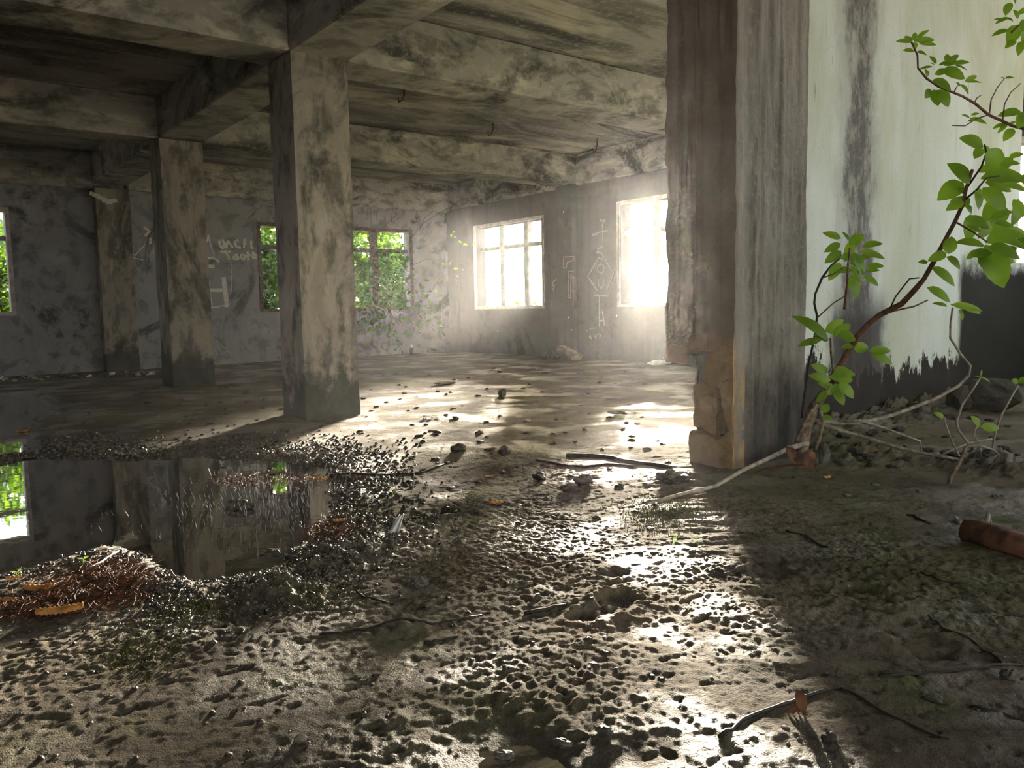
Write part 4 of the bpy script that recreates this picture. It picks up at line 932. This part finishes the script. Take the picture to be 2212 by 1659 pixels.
stone(1222, 780, 22, 'small rubble lump in front of the leaning plank', 'rubble_lump', 'stone', 'stone', (1, .6, .5), 33, .25, sub=1)
stone(1425, 789, 44, 'pale flat rubble piece at the wall below the second bright window', 'rubble_lump', 'stone', 'white', (1.2, .5, .3), 34, .2, sub=1)

# rusty hooks left in the ceiling
for x, y, h, lab in ((873,195,.1,'bent rusty hook in the ceiling nearest the near column'),(1065,266,.13,'rusty hook in the middle of the far ceiling bay'),(1290,300,.16,'rusty hook in the ceiling before the second bright window')):
    p = fl(x, y, SLAB); tag(MB().tube([p+Vector((0, 0, .01)), p-Vector((0, 0, h*.5)), p-Vector((.02, -.01, h)), p-Vector((.05, -.03, h*1.2)), p-Vector((.05, -.04, h*.8))], .012, .008, 6).build('ceiling_hook', M['wood'], None, True), lab, 'hook', 'rusty ceiling hooks')

# litter row along the back wall
for i in range(64):
    x = rnd.uniform(-5, 345); y = 823-(x/345)*14 + rnd.uniform(-5, 4)
    p = gp(x, y); s = rnd.uniform(.02, .055)
    m = MB()
    if i % 2: m.leaf(p+Vector((0, 0, .01)), p+Vector((rnd.uniform(-1, 1)*s*1.6, rnd.uniform(-1, 1)*s, .02+s*.4)), s*.9, (0, 0, 1), .3, .3, 3); nm = 'litter_leaf'
    else: m.blob((p.x, p.y, p.z+s*.3), s, s*.7, s*.5, 500+i, .3, 1, rnd.uniform(0, 3)); nm = 'litter_stone'
    tag(m.build(nm, M[('plank', 'dry', 'stone', 'plank', 'bone', 'wood')[i % 6] if i % 9 else 'white']), 'bit of dry leaf in the litter row along the back wall' if i % 2 else 'small stone in the litter row along the back wall', 'leaf' if i % 2 else 'stone', 'leaves in the litter row' if i % 2 else 'stones in the litter row')

# clods scattered on the floor: individuals
def zs(P): return height(np.array([p[0] for p in P], float), np.array([p[1] for p in P], float))
def scatter(n, region, px, seed):
    rr = random.Random(seed); o = []
    while len(o) < n:
        x, y = rr.uniform(region[0], region[2]), rr.uniform(region[1], region[3])
        p = fl(x, y)
        if p.x > XW-.1 or p.y > YB-.1: continue
        if any(a-.05 < p.x < b+.05 and c-.05 < p.y < d+.05 for a, b, c, d in ((CX0, CX1, *ROWS[0]), (CX0, CX1, *ROWS[1]), (3.1, 3.75, 2.3, 2.8), (3.6, 9, 2.72, 3))): continue
        d = (p-CAMPOS).dot(FW); o.append((p.x, p.y, rr.uniform(*px)/F*d/2))
    return o
ZONES = [(70, (780,795,1430,905), (6, 14), 'small dark clod on the mossy far floor between column and pillar', 'clods on the far floor', 'clod'),
         (45, (120,830,610,925), (6, 15), 'small clod on the floor around the far column', 'clods around the far column', 'stone'),
         (70, (760,905,1450,1060), (8, 20), 'dark clod on the floor before the root mat', 'clods by the root mat', 'clod'),
         (70, (950,1080,1600,1480), (7, 18), 'dark pellet of mud on the sunlit floor', 'pellets on the sunlit mud', 'clod'),
         (45, (1650,1030,2200,1640), (8, 22), 'small stone on the shaded mud at right', 'stones on the shaded mud', 'stone'),
         (46, (1790,905,2210,1020), (12, 40), 'rough dark rubble stone at the foot of the white wall', 'rubble at the foot of the white wall', 'mossy'),
         (60, (40,1380,900,1650), (8, 20), 'dark pellet of mud in the left foreground', 'pellets in the left foreground', 'clod')]
for zi, (n, reg, px, lab, grp, mat) in enumerate(ZONES):
    P = scatter(n, reg, px, 40+zi); Z = zs(P)
    for i, ((x, y, R), z) in enumerate(zip(P, Z)):
        m = MB().blob((x, y, float(z)+R*.1), R, R*rnd.uniform(.6, 1), R*rnd.uniform(.3, .55), 900+zi*100+i, .3, 1, rnd.uniform(0, 3))
        tag(m.build('mud_clod' if mat == 'clod' else 'small_stone', M[mat]), lab, 'clod' if mat == 'clod' else 'stone', grp)

# countless wet gravel along the shores
def gravel(name, n, regs, px, label, band):
    m = MB(); P = []
    for k, r in enumerate(regs):
        C = scatter(n*6//len(regs), r, px, 70+k+n); xy = np.array([c[:2] for c in C]); d = sdf(PUD_W, xy[:, 0], xy[:, 1])
        d = d + 0.10*fbm(xy[:, 0]*5, xy[:, 1]*5, 80, 3); pr = np.where(d > 0, np.exp(-(d/band)**2), np.exp(-(d/0.035)**2))
        C = [c for c, p in zip(C, pr) if rnd.random() < p]; P += C[:n//len(regs)]
    Z = zs(P)
    for (x, y, R), z in zip(P, Z): m.blob((x, y, float(z)+R*.25), R, R*rnd.uniform(.6, 1), R*rnd.uniform(.5, .9), rnd.random(), .25, 0, rnd.uniform(0, 3))
    tag(m.build(name, M['gravel']), label, 'gravel', None, 'stuff')
gravel('gravel', 3000, [(150,905,780,1000),(-20,935,360,1008),(560,915,900,1060)], (3, 9), 'wet glinting gravel along the far shore of the brown puddle', .5)
gravel('gravel', 4200, [(500,1120,1000,1340),(300,1180,760,1400),(-20,1190,400,1400),(680,1040,1000,1260)], (4, 11), 'wet glinting gravel along the near shore of the brown puddle', .27)

# rust-brown needles
def needles(label, areas, n):
    m = MB()
    P = []
    for (x0, y0, x1, y1) in areas:
        for i in range(n//len(areas)):
            u, v = rnd.gauss(.5, .22), rnd.gauss(.5, .22); P.append((fl(x0+(x1-x0)*u, y0+(y1-y0)*v)))
    Z = zs([(p.x, p.y) for p in P])
    for p, z in zip(P, Z):
        a = rnd.uniform(0, 6.28); L = rnd.uniform(.015, .05); q = Vector((p.x, p.y, max(float(z), WATER_Z)+rnd.uniform(.001, .008)))
        m.tube([q, q+Vector((math.cos(a)*L, math.sin(a)*L, rnd.uniform(-.002, .006)))], .0009, .0005, 3)
    tag(m.build('needle_litter', M['needle']), label, 'needles', None, 'stuff')
needles('rust-brown mat of fallen needles at the left puddle shore', [(60,1225,350,1330),(180,1200,330,1290),(-20,1290,200,1345)], 5200)
needles('thin rusty line of needles floating on the puddle', [(430,1015,720,1050)], 500)
needles('rusty little pile of needles left of the plastic scrap', [(655,1110,790,1180)], 700)

# low moss tufts
def moss(label, areas, n, h=.007):
    m = MB(); P = []
    for (x0, y0, x1, y1) in areas:
        for i in range(n//len(areas)): P.append(fl(x0+(x1-x0)*rnd.gauss(.5, .35), y0+(y1-y0)*rnd.gauss(.5, .3)))
    Z = zs([(p.x, p.y) for p in P])
    for p, z in zip(P, Z):
        a = rnd.uniform(0, 6.28); q = Vector((p.x, p.y, float(z)-.001)); m.leaf(q, q+Vector((math.cos(a)*h*.7, math.sin(a)*h*.7, h*rnd.uniform(.5, 1))), h*.5, None, .2, .2, 2)
    tag(m.build('moss', M['moss']), label, 'moss', None, 'stuff')
M['moss'] = plain('yellow_green_moss', (0.13, 0.15, 0.03), .9, .3, 30)
moss('bright yellow-green moss at the edge of the pillar shadow', [(1370,1080,1510,1145)], 2200)
moss('green moss patches around the near puddle shore', [(600,1255,760,1330),(210,1370,390,1470),(330,1290,480,1360)], 2600)

# drops: splash above the puddle, drips in the sunlit air
def drops():
    t = NT('clear_water_drop'); t.done((.9, .9, .9), .05, .5); t.p.inputs['Transmission Weight'].default_value = .55
    m = MB(); c = fl(585, 1080)
    for i in range(420):
        a = rnd.uniform(0, 6.28); R = abs(rnd.gauss(0, .33)); h = abs(rnd.gauss(0, .07))*(1-R*.5)+.005
        p = Vector((c.x+math.cos(a)*R, c.y+math.sin(a)*R, WATER_Z+h)); d = Vector((math.cos(a)*.3, math.sin(a)*.3, rnd.uniform(.6, 1.4))).normalized()*rnd.uniform(.004, .014)
        m.tube([p-d, p, p+d], .0009, .0007, 4)
    tag(m.build('splash_drops', t.m), 'bright splash of water drops thrown up over the puddle', 'splash', None, 'stuff')
    m = MB()
    for x, y, dd in ((1217,458,6),(1289,545,6),(1235,713,5),(1316,660,5),(1332,682,5),(1389,692,5),(1228,686,6),(1000,583,7),(1413,733,5),(1433,773,4),(1441,708,4),(1126,145,5),(437,180,5),(1075,715,6),(1100,350,5)):
        p = at(x, y, dd); m.blob(p, .0045*dd/6, .0045*dd/6, .007*dd/6, x, .1, 1)
    tag(m.build('falling_drops', t.m), 'scattered bright drops of water falling through the sunlit air', 'drops', None, 'stuff')
drops()
